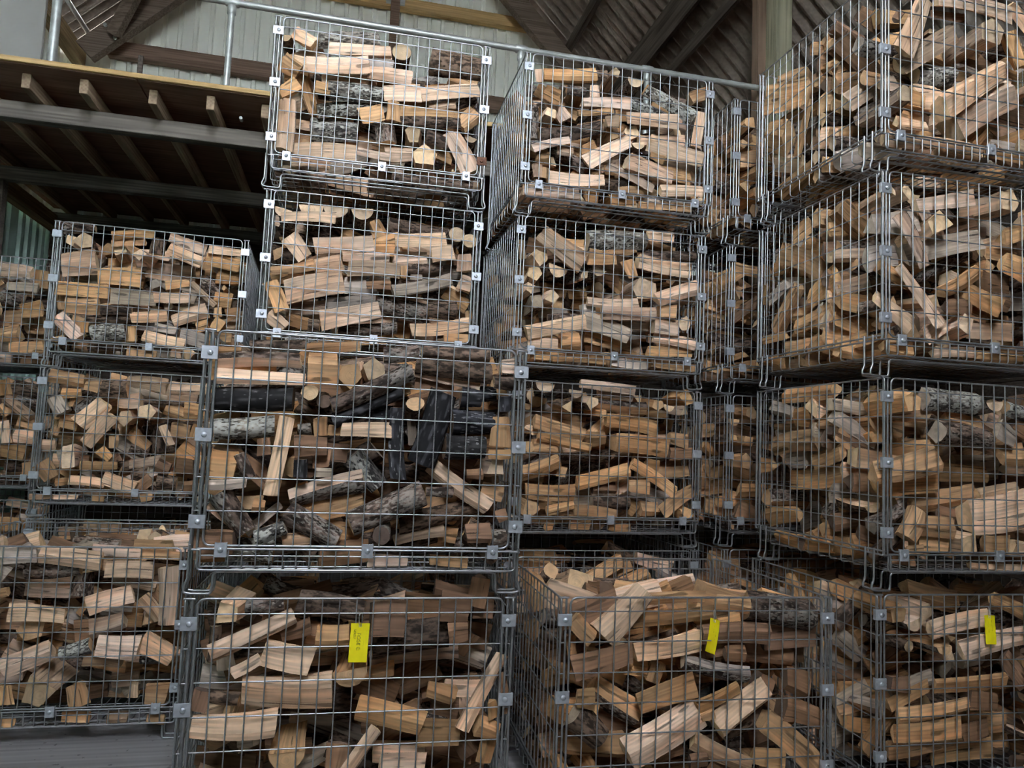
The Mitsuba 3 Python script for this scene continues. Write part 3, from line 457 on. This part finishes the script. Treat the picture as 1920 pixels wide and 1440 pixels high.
    'r0F': '-295 798 38 852 80 p; -127 697 240 778 95 p; -263 546 113 565 72 o; -461 422 -95 472 71 o; -485 348 -139 369 92 o; -493 267 -131 306 85 o; -207 220 116 233 108 o; 23 321 249 326 109 o; E -469 877 85 P o; E -386 827 86 H p; E -286 868 93 P p; E -416 730 57 R p; -444 786 -337 757 71 b; E -229 713 79 H o; -404 598 -229 699 79 d; -76 640 36 666 80 y; 106 679 218 548 81 d; 168 721 256 676 74 d; -493 566 -404 557 71 d; -493 464 -280 547 64 o; -87 486 68 467 87 d; 42 468 251 397 66 o; -477 219 -339 226 84 d; -131 334 15 363 86 d; 69 516 164 500 80 d; 217 477 252 476 81 y; -364 187 -216 186 42 d; 142 204 212 201 58 d',
    'r0S': '421 844 5 790 64 o; 419 624 85 535 86 o; 302 899 148 916 71 d; 211 659 85 693 84 o; 393 489 266 513 76 d; 254 467 167 488 92 d; 276 344 189 425 155 d; E 199 267 94 T o; 415 250 276 287 113 d; 146 460 75 484 76 d; 417 407 146 432 47 d',
}
rng = np.random.default_rng(7)
LOOKZ = {'p': 0, 'o': 1, 'y': 2, 'd': 3}
NAMES = {'p': 'pale', 'o': 'tan', 'y': 'weathered', 'd': 'dark', 'b': 'bark-covered', 'g': 'lichened', 'm': 'half-barked', 'k': 'charred black', 'K': 'charred black', 'B': 'bark-covered', 'G': 'grey-barked', 'R': 'bark-ringed'}
def section(look, w, t):
    """cross-section (y across, z outwards, anticlockwise seen from +x) as [(points, zone)]"""
    U = rng.uniform
    wood = LOOKZ.get(look, int(rng.choice([0, 0, 1, 1, 2])))
    barkz = {'g': 5, 'G': 5, 'k': 6, 'K': 6}.get(look, 4)
    if look in 'RBGK':
        n = 14; ph = U(0, 6); g = np.arange(n + 1) * 2 * PI / n
        r = 1 + .05 * np.sin(2 * g + ph) + .03 * np.sin(3 * g + 2 * ph); r[-1] = r[0]
        return [(np.stack([w / 2 * r * np.cos(g), t / 2 * r * np.sin(g)], 1), barkz)]
    if look == 'k': wood = 6
    def arc(a, b, bulge, n=7):
        a, b = np.array(a), np.array(b); s = np.linspace(0, 1, n)[:, None]
        mid = (a + b) / 2; d = b - a; nn = np.array([d[1], -d[0]])            # to the right of a->b: outwards when anticlockwise
        q = a + d * s + nn * bulge * 4 * s * (1 - s)
        q[1:-1] += U(-.02, .02, (n - 2, 2)) * w
        return q
    if look in 'pdoyk':
        A = (w / 2, t * (.5 - U(.05, .42))); B = (-w / 2, t * (.5 - U(.05, .42)))
        out = []
        if U() < .62: Rg = (U(-.28, .28) * w, t * .5); out += [([A, Rg], wood), ([Rg, B], wood)]
        else:
            A = (w / 2, t * U(.30, .5)); B = (-w / 2, t * U(.30, .5)); out += [([A, B], wood)]
        if U() < .45: out.append((arc(B, A, .16 + .22 * U()), barkz if look != 'k' else 6))
        elif U() < .5:
            C = (U(-.3, .3) * w, -t / 2); out += [([B, C], wood), ([C, A], wood)]
        else:
            C, D = (-w * U(.25, .48), -t / 2), (w * U(.25, .48), -t / 2); out += [([B, C], wood), ([C, D], wood), ([D, A], wood)]
        return out
    if look in 'bg':
        A = (w / 2, -t * U(0, .2)); B = (-w / 2, -t * U(0, .2)); C = (U(-.25, .25) * w, -t / 2)
        return [(arc(A, B, .5 * t / w * 1.15), barkz), ([B, C], wood), ([C, A], wood)]
    A = (w / 2, -t * U(0, .15)); Rg = (U(-.1, .15) * w, t * .5); B = (-w / 2, -t * U(0, .2)); C = (U(-.25, .25) * w, -t / 2)
    flip = U() < .5
    if flip: return [([A, Rg], wood), (arc(Rg, B, .12), barkz), ([B, C], wood), ([C, A], wood)]
    return [(arc(A, Rg, .12), barkz), ([Rg, B], wood), ([B, C], wood), ([C, A], wood)]
def end_section(shape, d, look):
    U = rng.uniform; r = d / 2; wood = LOOKZ.get(look, 0)
    if shape == 'R': return section('R', d, d * U(.85, 1))
    def ar(a0, a1, n=8): g = np.linspace(a0, a1, n); return np.stack([r * np.cos(g), r * np.sin(g)], 1)
    if shape == 'H':
        a = U(-.25, .25); q = ar(a, a + PI, 9) - [0, .35 * r]; return [(q, 4), ([q[-1], q[0]], wood)]
    if shape == 'Q':
        a = U(0, 6.28); q = ar(a, a + PI * .6, 7); c = np.array([0, 0]) - .0 * q[0]; o = -q.mean(0) * .5
        return [(q + o, 4), ([q[-1] + o, c + o], wood), ([c + o, q[0] + o], wood)]
    n = 3 if shape == 'T' else int(rng.integers(4, 6)); g = np.sort((np.arange(n) + U(-.25, .25, n)) * 2 * PI / n) + U(0, 6)
    q = np.stack([np.cos(g), np.sin(g)], 1) * r * U(.85, 1.1, (n, 1)); q -= q.mean(0)
    return [([q[i], q[(i + 1) % n]], 4 if (i == 0 and U() < .5) else wood) for i in range(n)]
def resample(p, n):
    p = np.asarray(p, float)
    if len(p) > 2 or n < 2: return p
    return p[0] + (p[1] - p[0]) * np.linspace(0, 1, n + 1)[:, None]
def log_mesh(sec, L, fine, endz):
    """{'wood': mesh, 'bark': mesh, 'end': [mesh, mesh]} along x, each (vertices, faces, uv)"""
    U = rng.uniform; k = float(rng.integers(1, 200)); seed = int(rng.integers(1, 9999))
    ns = 7 if fine else 2; sub = 3 if fine else 1
    xs = np.linspace(-L / 2, L / 2, ns + 1)
    bend = U(-.032, .032, 2) * L; tap = U(-.16, .16); tw = U(-.16, .16)
    skew = U(-.12, .12, (2, 2)); wmax = max(np.abs(np.vstack([np.asarray(p) for p, _ in sec])).max(), .01)
    def place(P, x):
        s = x / L * 2; a = tw * s
        q = P * (1 + tap * s); q = np.stack([q[:, 0] * math.cos(a) - q[:, 1] * math.sin(a), q[:, 0] * math.sin(a) + q[:, 1] * math.cos(a)], 1) + bend * (1 - s * s)
        sk = skew[0 if x < 0 else 1] * abs(s) ** 6
        return np.column_stack([x + q @ sk, q])
    groups = {'wood': [], 'bark': []}; rim = []
    acc = 0.02
    for P, z in sec:
        P = resample(P, sub); m = len(P); d = np.r_[0, np.cumsum(np.linalg.norm(np.diff(P, axis=0), axis=1))]
        rough = wmax * (.10 if z == 4 or z == 5 else .06) if fine else 0
        if fine:
            X, Dg = np.meshgrid(xs, d, indexing='ij')
            nz = meshkit.noise(np.stack([X * 14, (acc + Dg) * 55, X * 0 + seed * .37], -1), seed) - .5
            nz = nz + .9 * (meshkit.noise(np.stack([X * 4, (acc + Dg) * 26, X * 0 + seed * .71], -1), seed + 5) - .5)
            e = np.ones(m); e[[0, -1]] = .5
            rows = [place(P * (1 + (nz[h] * e * rough / wmax)[:, None] * 1.6), x) for h, x in enumerate(xs)]
        else: rows = [place(P, x) for x in xs]
        v = np.vstack(rows); i, j = np.meshgrid(np.arange(ns), np.arange(m - 1), indexing='ij')
        a = i * m + j; f = np.stack([a, a + m, a + m + 1, a + 1], -1).reshape(-1, 4)
        f = np.vstack([f[:, [0, 2, 1]], f[:, [0, 3, 2]]])
        uv = np.column_stack([np.repeat(xs + .5, m) + k, np.tile(acc + d, ns + 1) * .999 + z])
        acc += d[-1]
        groups['bark' if z in (4, 5, 6) else 'wood'].append((v, f, uv)); rim.append((rows[0][:-1], rows[-1][:-1]))
    ends = []
    for e in (0, 1):
        r = np.vstack([x[e] for x in rim]); n = len(r); c = r.mean(0)
        cc = c[1:]
        inner = c + (r - c) * .5 + (np.column_stack([U(-.003, .003, n), np.zeros((n, 2))]) if fine else 0)
        v = np.vstack([r, inner, c]); i = np.arange(n); i2 = (i + 1) % n
        f = np.vstack([np.stack([i, i2, n + i2], 1), np.stack([i, n + i2, n + i], 1), np.stack([n + i, n + i2, i * 0 + 2 * n], 1)])
        if e == 0: f = f[:, ::-1]
        off = v[:, 1:] - cc
        ends.append((v, f, np.column_stack([off[:, 0] + .5 + k, off[:, 1] + .5 + endz])))
    return {'wood': cat(groups['wood']) if groups['wood'] else None, 'bark': cat(groups['bark']) if groups['bark'] else None, 'end': ends}

class Face:
    """one face of a cage's load, packed from the wires inwards over a depth map (1 cm cells)"""
    def __init__(s, cage, o, a, b, n, la, lb, cover=None):
        s.M = CAGES[cage][0]; s.cage = cage; s.o, s.a, s.b, s.n = (np.array(q, float) for q in (o, a, b, n)); s.la, s.lb = la, lb
        s.na, s.nb = int(la * 100), int(lb * 100)
        s.ga, s.gb = np.meshgrid((np.arange(s.na) + .5) / 100, (np.arange(s.nb) + .5) / 100, indexing='ij')
        s.Hm = np.zeros((s.na, s.nb)) if cover is None else cover(s.ga, s.gb)
        s.ok = np.ones((s.na, s.nb), bool)
    def rest(s, ca, cb, th, L, w, t, rnd):
        """depth of the log's front when it is pushed against what lies before it; the cells and its profile"""
        da, db = s.ga - ca, s.gb - cb
        x, y = da * math.cos(th) + db * math.sin(th), -da * math.sin(th) + db * math.cos(th)
        q = np.abs(y) / (w / 2); m = (np.abs(x) < L / 2) & (q < 1)
        if not m.any(): return None
        p = np.sqrt(np.clip(1 - q[m] ** 2, 0, 1)); core = (q[m] < .86) & (np.abs(x[m]) < L / 2 - .012)
        if not core.any(): core = p > -1
        front = t / 2 * (1 - p)
        return max(0.0, float((s.Hm[m] - front)[core].max())), m, t / 2 + t / 2 * p
    def world(s, v): 
        v = np.column_stack([v, np.ones(len(v))]) @ s.M.T
        return v[:, :3]
LOGS = []
def add_log(face, ca, cb, th, L, w, t, D, look, sec, endlook, surveyed, endon=False):
    c, sn = math.cos(th), math.sin(th)
    ax, ac = face.a * c + face.b * sn, -face.a * sn + face.b * c
    centre = face.o + face.a * ca + face.b * cb - face.n * (D + t / 2)
    if endon:
        tilt = rng.uniform(-.10, .10, 2)
        ax = -face.n + face.a * tilt[0] + face.b * tilt[1]; ax /= np.linalg.norm(ax)
        ac = face.a - ax * (face.a @ ax); ac /= np.linalg.norm(ac); out = np.cross(ax, ac)
        centre = face.o + face.a * ca + face.b * cb - face.n * D + ax * L / 2
    else:
        tilt = rng.uniform(-.05, .05); ax = ax + face.n * tilt; ax /= np.linalg.norm(ax); out = np.cross(ax, ac)
        if out @ face.n < 0: out, ac = -out, -ac
    Mx = np.column_stack([ax, ac, out])
    wc = face.world(centre[None])[0]; d = wc - EYE; dep = max(d @ FW, .5)
    px, py = 960 + CAM['f'] * (d @ RT) / dep, 720 - CAM['f'] * (d @ UP) / dep
    area = (w * w * .8 if endon else L * w) * (CAM['f'] / dep) ** 2
    vis = -60 < px < 1980 and -60 < py < 1500 and not (face.cage in ('c00', 'c10', 'c20', 'c21', 'c30', 'c40') and face.n[2] < .5)
    if face.cage == 'c11' and px > 375 or face.cage == 'c22' and py > 640: vis = False          # behind the big front cages
    score = area * (1 if vis else 0) * (1.0 if surveyed else .25) * max(.05, 1 - 3.5 * D)
    LOGS.append(dict(face=face, Mx=Mx, c=centre, L=L, w=w, look=look, sec=sec, endlook=endlook, px=(px, py), score=score, th=th, endon=endon, D=D, pos=(ca / face.la, cb / face.lb), area=area))
ENDZ = {0: 7, 1: 8, 2: 9, 3: 10, 6: 10}
def end_zone(look, endlook=None):
    if endlook: return {'p': 7, 'o': 8, 'y': 9, 'd': 10}[endlook]
    return {'p': 7, 'o': 8, 'y': 9, 'd': 10, 'k': 10, 'K': 10, 'R': 7}.get(look, int(rng.choice([7, 8, 9])))
def occupy(face, r, D): 
    _, m, back = r; face.Hm[m] = np.maximum(face.Hm[m], D + back)
def survey_logs(face, text, off):
    items = []
    for it in text.split(';'):
        t = it.split()
        if t[0] == 'E': x, z, d = (float(q) / 1000 for q in t[1:4]); items.append(('E', x - off[0], z - off[1], d, t[4], t[5]))
        else:
            x1, z1, x2, z2, w = (float(q) / 1000 for q in t[:5])
            if abs(x2 - x1) < 1e-6 and abs(z2 - z1) < 1e-6: continue
            items.append(('L', x1 - off[0], z1 - off[1], x2 - off[0], z2 - off[1], w, t[5]))
    sky = np.zeros(face.na)
    for it in items:
        if it[0] == 'E':
            x, z, d, sh, lk = it[1:]; L = rng.uniform(.22, .30); d = max(d, .04)
            x, z = np.clip(x, d * .45, face.la - d * .45), np.clip(z, d * .3, face.lb - d * .2)
            r = face.rest(x, z, 0, d, d, .001, False)
            if r is None: continue
            D = min(r[0], .30) + .004; face.Hm[r[1]] = np.maximum(face.Hm[r[1]], D + L)
            if sh == 'R' and lk == 'd': sec = end_section('R', d, 'o')
            else: sec = end_section(sh, d, lk)
            add_log(face, x, z, 0, L, d, L, D, 'R' if sh == 'R' else lk, sec, lk, True, True); a0, a1, top = x - d / 2, x + d / 2, z + d * .45
        else:
            x1, z1, x2, z2, w, lk = it[1:]
            th = math.atan2(z2 - z1, x2 - x1); L = math.hypot(x2 - x1, z2 - z1)
            if th > PI / 2: th -= PI
            if th <= -PI / 2: th += PI
            w = max(w, .03)
            ca, cb = (x1 + x2) / 2, (z1 + z2) / 2
            if not (-.05 < ca < face.la + .05): continue
            if ca - L / 2 * abs(math.cos(th)) < -.03: L = max(.08, 2 * (ca + .03) / max(abs(math.cos(th)), .3))
            if ca + L / 2 * abs(math.cos(th)) > face.la + .03: L = max(.08, 2 * (face.la + .03 - ca) / max(abs(math.cos(th)), .3))
            if w > 1.15 * L and lk not in 'RBGK':
                L, w = w, L; th = th + PI / 2 if th <= 0 else th - PI / 2
            if lk in 'RBGK': t = w
            else: t = float(np.clip(w * rng.uniform(.65, .95), .03, .12))
            r = face.rest(ca, cb, th, L, w, t, lk in 'RBGK')
            if r is None: continue
            D = min(r[0], .24) + .003
            occupy(face, r, D)
            add_log(face, ca, cb, th, L, w, t, D, lk, section(lk, w, t), None, True)
            h = abs(math.sin(th)) * L / 2 + w / 2 * abs(math.cos(th)); a0, a1, top = ca - L / 2 * abs(math.cos(th)), ca + L / 2 * abs(math.cos(th)), cb + h
            if abs(th) > .25: top = cb + h * .6
        i0, i1 = int(max(0, a0 * 100)), int(min(face.na, a1 * 100))
        sky[i0:i1] = np.maximum(sky[i0:i1], top)
    return sky
def fill(face, depth, most, mix_='poooyybbdg', wr=(.06, .125), level=.35, goal=.10, ends=0.0):
    """random logs pushed in behind and between, where the load is thinnest, until no gap is left"""
    for _ in range(most):
        Hq = np.where(face.ok, face.Hm, 9.0)
        lo = Hq.min()
        if lo > goal: break
        cand = np.argwhere(Hq < lo + .02); i, j = cand[rng.integers(len(cand))]
        if lo < .02 and rng.uniform() < ends:
            d, L = rng.uniform(.06, .115), rng.uniform(.18, .27)
            ca, cb = np.clip((i + .5) / 100, d / 2, face.la - d / 2), np.clip((j + .5) / 100, d * .4, face.lb - d * .3)
            r = face.rest(ca, cb, 0, d, d, .001, False)
            if r is not None and r[0] + L < depth and face.ok[r[1]].mean() > .8:
                face.Hm[r[1]] = np.maximum(face.Hm[r[1]], r[0] + L)
                lk = str(rng.choice(list('ppoy'))) if mix_[0] == 'p' else 'o'
                add_log(face, ca, cb, 0, L, d, L, r[0] + .004, lk, end_section(str(rng.choice(list('HQPPT'))), d, lk), lk, False, True)
                continue
        best = None
        for _ in range(5):
            L, w = rng.uniform(.17, .31), rng.uniform(*wr); t = w * rng.uniform(.7, 1)
            th = float(np.clip(rng.normal(0, level), -1.5, 1.5))
            ca, cb = (i + .5) / 100 + rng.uniform(-.08, .08), (j + .5) / 100 + rng.uniform(-.02, .02)
            ex = abs(math.cos(th)) * L / 2 + abs(math.sin(th)) * w / 2; ey = abs(math.sin(th)) * L / 2 + abs(math.cos(th)) * w / 2
            ca, cb = np.clip(ca, ex - .01, max(ex, face.la - ex + .01)), np.clip(cb, ey - .01, max(ey - .01, face.lb - ey + .01))
            r = face.rest(ca, cb, th, L, w, t, False)
            if r is None: continue
            if not face.ok[r[1]].mean() > .75: r = (r[0] + .5,) + r[1:]
            if best is None or r[0] < best[0][0]: best = (r, ca, cb, th, L, w, t)
        if best is None: continue
        r, ca, cb, th, L, w, t = best
        D = r[0] + .003
        if D + t > depth: D = max(depth - t, float(np.median(face.Hm[r[1]])))          # the innermost ones nestle into each other
        lk = str(rng.choice(list(mix_)))
        if lk == 'g' and rng.uniform() < .5: lk = 'b'
        occupy(face, r, D); add_log(face, ca, cb, th, L, w, t, D, lk, section(lk, w, t), None, False)
def slivers(face):
    for _ in range(9):
        L, w = rng.uniform(.07, .19), rng.uniform(.007, .018); th = rng.normal(0, .6); ca, cb = rng.uniform(.1, face.la - .1), rng.uniform(.05, face.lb * .8)
        r = face.rest(ca, cb, th, L, max(w, .02), w, False)
        if r is None or r[0] > .12: continue
        add_log(face, ca, cb, th, L, w, w * .6, max(0, r[0] - w * .5), 'p', section('p', w, w * .6), None, False)
MIX = {'c2': 'pppooybbgd', 'c3': 'ppoooybbd', 'c1': 'ppooyybbd', 'l': 'ppooyybbd', 'c0': 'ppooyybbd', 'a': 'pobbbbdddy', 'm': 'oooddbbbpd', 'r': 'ppooodbyd', 'c4': 'oooddobbd'}
Z0 = ZF + .014
for cage, (Mc, k) in CAGES.items():
    s = cage[:-1]; top = k == len(STACKS[s]) - 1
    hgt = ZT - Z0
    mixx = MIX[s] if cage != 'a1' else 'bbbddgoo'
    F = Face(cage, (-.582, .016, Z0), (1, 0, 0), (0, 0, 1), (0, -1, 0), 1.164, hgt)
    sky = survey_logs(F, SURVEY[cage + 'F'], (-.582, Z0)) if cage + 'F' in SURVEY else np.zeros(F.na)
    default = hgt - (.03 if cage in ('a0', 'm0', 'l0', 'r0') else .05) - .05 * meshkit.noise(np.stack([np.arange(F.na) * .06, np.full(F.na, k * 3.1 + len(s)), np.zeros(F.na)], 1), 3)
    if sky.max() > 0:
        sk = np.where(sky > .3, np.minimum(sky, default + .04), np.nan)
        idx = np.arange(F.na); good = ~np.isnan(sk)
        if cage in ('c02', 'c01'): sk = np.where(good, sk, default)
        else: sk = np.interp(idx, idx[good], sk[good])
        if cage in ('a0', 'm0', 'l0', 'r0'): sk = np.maximum(sk, hgt - .05)
        if s == 'r': sk = np.maximum(sk, default)
    else: sk = default
    F.ok = F.gb < sk[:, None] - .005
    hidden = cage in ('c00', 'c10', 'c20', 'c21', 'c30', 'c40')
    fill(F, .40, 60 if hidden else 135, mixx, goal=.03 if hidden else .17 if s in 'ramc3c2' else .14, ends=.4)
    if not hidden: slivers(F)
    def side(sx):
        S = Face(cage, (sx * .582, .41, Z0), (0, 1, 0), (0, 0, 1), (sx, 0, 0), .60, hgt)
        if sx < 0 and cage + 'S' in SURVEY: survey_logs(S, SURVEY[cage + 'S'], (.41, Z0))
        S.ok = S.gb < hgt - .06 - .05 * meshkit.noise(np.stack([S.ga * 6, S.gb * 0, S.gb * 0 + k], -1), 8)
        fill(S, .34, 80, mixx, goal=.13)
    if s in ('c3', 'm', 'r', 'c4') and not hidden: side(-1)
    if s in ('c0', 'c1', 'l') and not hidden: side(1)
    if k >= 2 and s != 'c0':
        Bt = Face(cage, (-.28 if s in ('c3', 'r', 'c4') else -.58, .39, Z0), (1, 0, 0), (0, 1, 0), (0, 0, -1), .86 if s in ('c3', 'r', 'c4') else 1.16, .62)
        fill(Bt, .20, 36, mixx, goal=.06)
    if top and s in ('r', 'c2', 'c3', 'c4', 'c1', 'c0'):
        x0 = -.27 if s in ('c3', 'r', 'c4') else -.58
        Tq = Face(cage, (x0, .40, ZT - .16), (1, 0, 0), (0, 1, 0), (0, 0, 1), 1.16 if x0 < -.3 else .85, .60, cover=lambda a, b: .06 * meshkit.fbm(np.stack([a * 5, b * 5, a * 0 + 1.7 * k], -1), 2, 4))
        fill(Tq, .30, 30, mixx, level=.5, goal=.06)
    if cage in ('a0', 'm0', 'l0', 'r0', 'c10', 'c30', 'c00', 'c40'):
        x0 = -.27 if s in ('c3', 'm', 'r', 'c4') else -.58
        Tp = Face(cage, (x0, .34, ZT - .045), (1, 0, 0), (0, 1, 0), (0, 0, 1), (1.16 if x0 < -.3 else .85) - (.3 if s in ('c1', 'l', 'c0') else 0), .67,
                  cover=lambda a, b: .09 * meshkit.fbm(np.stack([a * 5, b * 5, a * 0 + 2.7 * len(LOGS)], -1), 2, 4))
        fill(Tp, .34, 60, mixx if cage != 'r0' else 'KKBbdk' , level=.8, goal=.15)

# ---------------------------------------------------------------- the logs become things: the 300 split logs and the rounds that show largest, the rest one heap
LOGS.sort(key=lambda q: -q['score'])
def family(q):
    if q['look'] in 'Kk': return 'charred_log'
    if q['look'] in 'RBG': return 'round_log'
    if q['look'] in 'bgm': return 'bark_log'
    return 'split_log'
CAP = {'split_log': 300, 'bark_log': 190, 'round_log': 60, 'charred_log': 30}
chosen, rest = [], []
for q in LOGS:
    f = family(q)
    if CAP[f] > 0 and q['score'] > 250: CAP[f] -= 1; chosen.append((f, q))
    else: rest.append(q)
WHERE = {'c02': 'cage by green wall', 'c01': 'cage below green-wall cage', 'c12': 'cage under the deck', 'c11': 'cage above lone floor cage', 'l0': 'lone floor cage',
         'c23': 'top cage by gable', 'c22': 'cage above charred-log cage', 'a1': 'charred-log cage', 'a0': 'front flat-tagged cage', 'c33': 'cage under guard rail',
         'c32': 'second cage below rail', 'c31': 'third cage below rail', 'm0': 'curled-tag cage', 'r3': 'corner stack top cage', 'r2': 'corner stack second cage',
         'r1': 'corner stack third cage', 'r0': 'narrow-tagged corner cage', 'c43': 'dark rear top cage', 'c42': 'dark rear second cage', 'c41': 'dark rear third cage',
         'c10': 'hidden cage behind lone cage', 'c30': 'cage behind curled-tag cage', 'c00': 'rearmost bottom cage', 'c40': 'dark rear bottom cage', 'c20': 'hidden floor cage', 'c21': 'hidden second cage'}
def nth(i): return ['1st', '2nd', '3rd'][i] if i < 3 else f'{i + 1}th'
by = {}
for f, q in chosen: by.setdefault((q['face'].cage, tuple(q['face'].n)), []).append((f, q))
TEXT = {}
for (cage, n), qs in by.items():
    place = WHERE[cage] + {(0, -1, 0): '', (-1, 0, 0): ' side', (1, 0, 0): ' far side', (0, 0, 1): ' top', (0, 0, -1): ' underside'}[tuple(int(x) for x in n)]
    rows = {}
    for f, q in qs: rows.setdefault(min(5, int(q['pos'][1] * 6)), []).append((f, q))
    for r, rq in rows.items():
        rq.sort(key=lambda x: x[1]['px'][0])
        rown = ['lowest layer', 'second layer up', 'third layer up', 'fourth layer up', 'fifth layer up', 'top layer'][r]
        kinds = {}
        for f, q in rq:
            pose = 'end-on' if q['endon'] else 'level' if abs(q['th']) < .14 else 'steep' if abs(q['th']) > .75 else 'slanting'
            noun = {'charred_log': 'log', 'round_log': 'round', 'split_log': 'split', 'bark_log': 'log'}[f] + ('' if f in ('charred_log', 'bark_log') else ' log')
            kinds.setdefault(f"{pose} {NAMES[q['look']]} {noun}", []).append(q)
        for d, same in kinds.items():
            for i, q in enumerate(same):
                which = '' if len(same) == 1 else nth(i) + ' from left, '
                TEXT[id(q)] = f'{d}, {which}{rown}, {place}'
def bake(q, mesh):
    v = mesh[0] @ q['Mx'].T + q['c']
    return q['face'].world(v), (mesh[1] if np.linalg.det(q['Mx']) > 0 else mesh[1][:, ::-1]), mesh[2]
for f, q in chosen:
    key = numbered(f)
    labels[key] = {'label': TEXT[id(q)], 'category': 'log', 'group': {'split_log': 'split firewood in the cages', 'bark_log': 'bark-covered firewood in the cages', 'round_log': 'round firewood logs in the cages', 'charred_log': 'charred logs among the firewood'}[f]}
    m = log_mesh(q['sec'], q['L'], True, end_zone(q['look'], q['endlook']))
    body = m['wood'] if m['wood'] is not None else m['bark']
    put(key, bake(q, body), 'firewood', True)
    if m['wood'] is not None and m['bark'] is not None: put(key + '__bark', bake(q, m['bark']), 'firewood', True)
    for i, e in enumerate(m['end']): put(key + '__cut_end' + ('_001' if i else ''), bake(q, e), 'firewood', True)
heap = []
for q in rest:
    m = log_mesh(q['sec'], q['L'], q['area'] > 450 and q['score'] > 40, end_zone(q['look'], q['endlook']))
    for p in (m['wood'], m['bark'], *m['end']):
        if p is not None: heap.append(bake(q, p))
put('heaped_firewood', cat(heap), 'firewood', True)
labels['heaped_firewood'] = {'label': 'all the smaller and half hidden firewood logs filling the wire cages', 'category': 'firewood', 'kind': 'stuff'}

TAGS = [(.017, .875), (.057, .879), (-.016, .873)]
# ---------------------------------------------------------------- yellow tags hung on the gates
def cage_pt(cage, x, y, z): return (np.array([x, y, z, 1.0]) @ CAGES[cage][0].T)[:3]
def to_cage(cage, m):
    v = np.column_stack([m[0], np.ones(len(m[0]))]) @ CAGES[cage][0].T
    return v[:, :3], m[1]
def tag(cage, x, ztop, w, h, turn, lean, curl, lines, label):
    key = numbered('yellow_tag'); labels[key] = {'label': label, 'category': 'tag', 'group': 'yellow tags hung on the bottom cages'}
    ct, st = math.cos(turn), math.sin(turn)
    def warp(u, d, n):                     # u across from the centre, d down from the top, n out of the card
        u, d, n = np.asarray(u, float), np.asarray(d, float), np.asarray(n, float)
        s = d / h
        bendu = curl * s * s; uu = u + lean * d - bendu * .75
        return np.column_stack([x + uu * ct, -.014 + uu * st * -1 - n - curl * .5 * s * s * 1.0, ztop - d + .15 * curl * s])
    nd, nu = 14, 4
    uu = np.linspace(-w / 2, w / 2, nu + 1); dd = np.linspace(0, h, nd + 1)
    gu, gd = np.meshgrid(uu, dd, indexing='ij')
    keep = []
    pts = np.vstack([warp(gu.ravel(), gd.ravel(), np.full(gu.size, o)) for o in (.0004, -.0004)]); N = gu.size
    i, j = np.meshgrid(np.arange(nu), np.arange(nd), indexing='ij'); a = (i * (nd + 1) + j).ravel(); b, c, d = a + nd + 1, a + nd + 2, a + 1
    f = np.vstack([np.stack([a, d, c], 1), np.stack([a, c, b], 1), np.stack([a, c, d], 1) + N, np.stack([a, b, c], 1) + N])
    edge = [q * (nd + 1) for q in range(nu + 1)] + [nu * (nd + 1) + q for q in range(1, nd + 1)] + [q * (nd + 1) + nd for q in range(nu - 1, -1, -1)] + [q for q in range(nd - 1, 0, -1)]
    e = np.array(edge); e2 = np.roll(e, -1); f = np.vstack([f, np.stack([e, e2, e2 + N], 1), np.stack([e, e2 + N, e + N], 1)])
    put(f'{key}__card', to_cage(cage, (pts, f)), 'tag_yellow')
    g = np.linspace(0, 2 * PI, 17)[:-1]
    v, f = tube(np.column_stack([warp(.0045 * np.cos(g), .010 + .0045 * np.sin(g), np.full(16, .0006))]), .0011, 5, True)
    put(f'{key}__eyelet', to_cage(cage, (v, f)), 'hook_steel', True)
    top = warp([0], [.010], [.0015])[0]
    hook = [top + [-.004, .004, -.001], top + [-.005, 0, .016], top + [-.007, -.002, .038], top + [-.002, .004, .047], top + [.005, .010, .044], top + [.006, .004, .020], top + [.003, -.001, .0]]
    v, f = tube(fillet(hook, .008), .0015, 6)
    put(f'{key}__wire_hook', to_cage(cage, (v, f)), 'hook_steel', True)
    ink = []
    for text, hh, off, start, bold in lines:            # reading down the card; off: from the card's centre towards its right edge
        m = meshkit.text_mesh(text, hh, .0003, bold); v = np.asarray(m.vertices)
        ink.append((warp(off + v[:, 1], start + v[:, 0], .0005 + v[:, 2]), np.asarray(m.faces)))
    put(f'{key}__lettering', to_cage(cage, cat(ink)), 'ink')
tag('a0', -.0 + TAGS[0][0], TAGS[0][1], .068, .142, .05, -.03, 0, [('ROSE C', .0125, -.008, .036, False), ('MARU', .0085, -.022, .022, False), ('-' * 17, .0035, .024, .022, True), ('-' * 8, .0035, .015, .062, True)],
    'flat yellow card tag with handwritten lettering hung on the big front bottom cage')
tag('m0', TAGS[1][0], TAGS[1][1],   .056, .148, 1.30, -.06, .045, [('-- --- -', .006, -.004, .03, False), ('- --- --', .006, .01, .05, False)],
    'curled yellow card tag hanging edge-on from the heaped open cage')
tag('r0', TAGS[2][0], TAGS[2][1], .050, .130, .15, .06, 0, [('--- -- ---', .006, -.010, .03, False), ('-- --- - --', .006, .006, .022, False)],
    'narrow yellow card tag hung on the bottom cage of the corner stack')
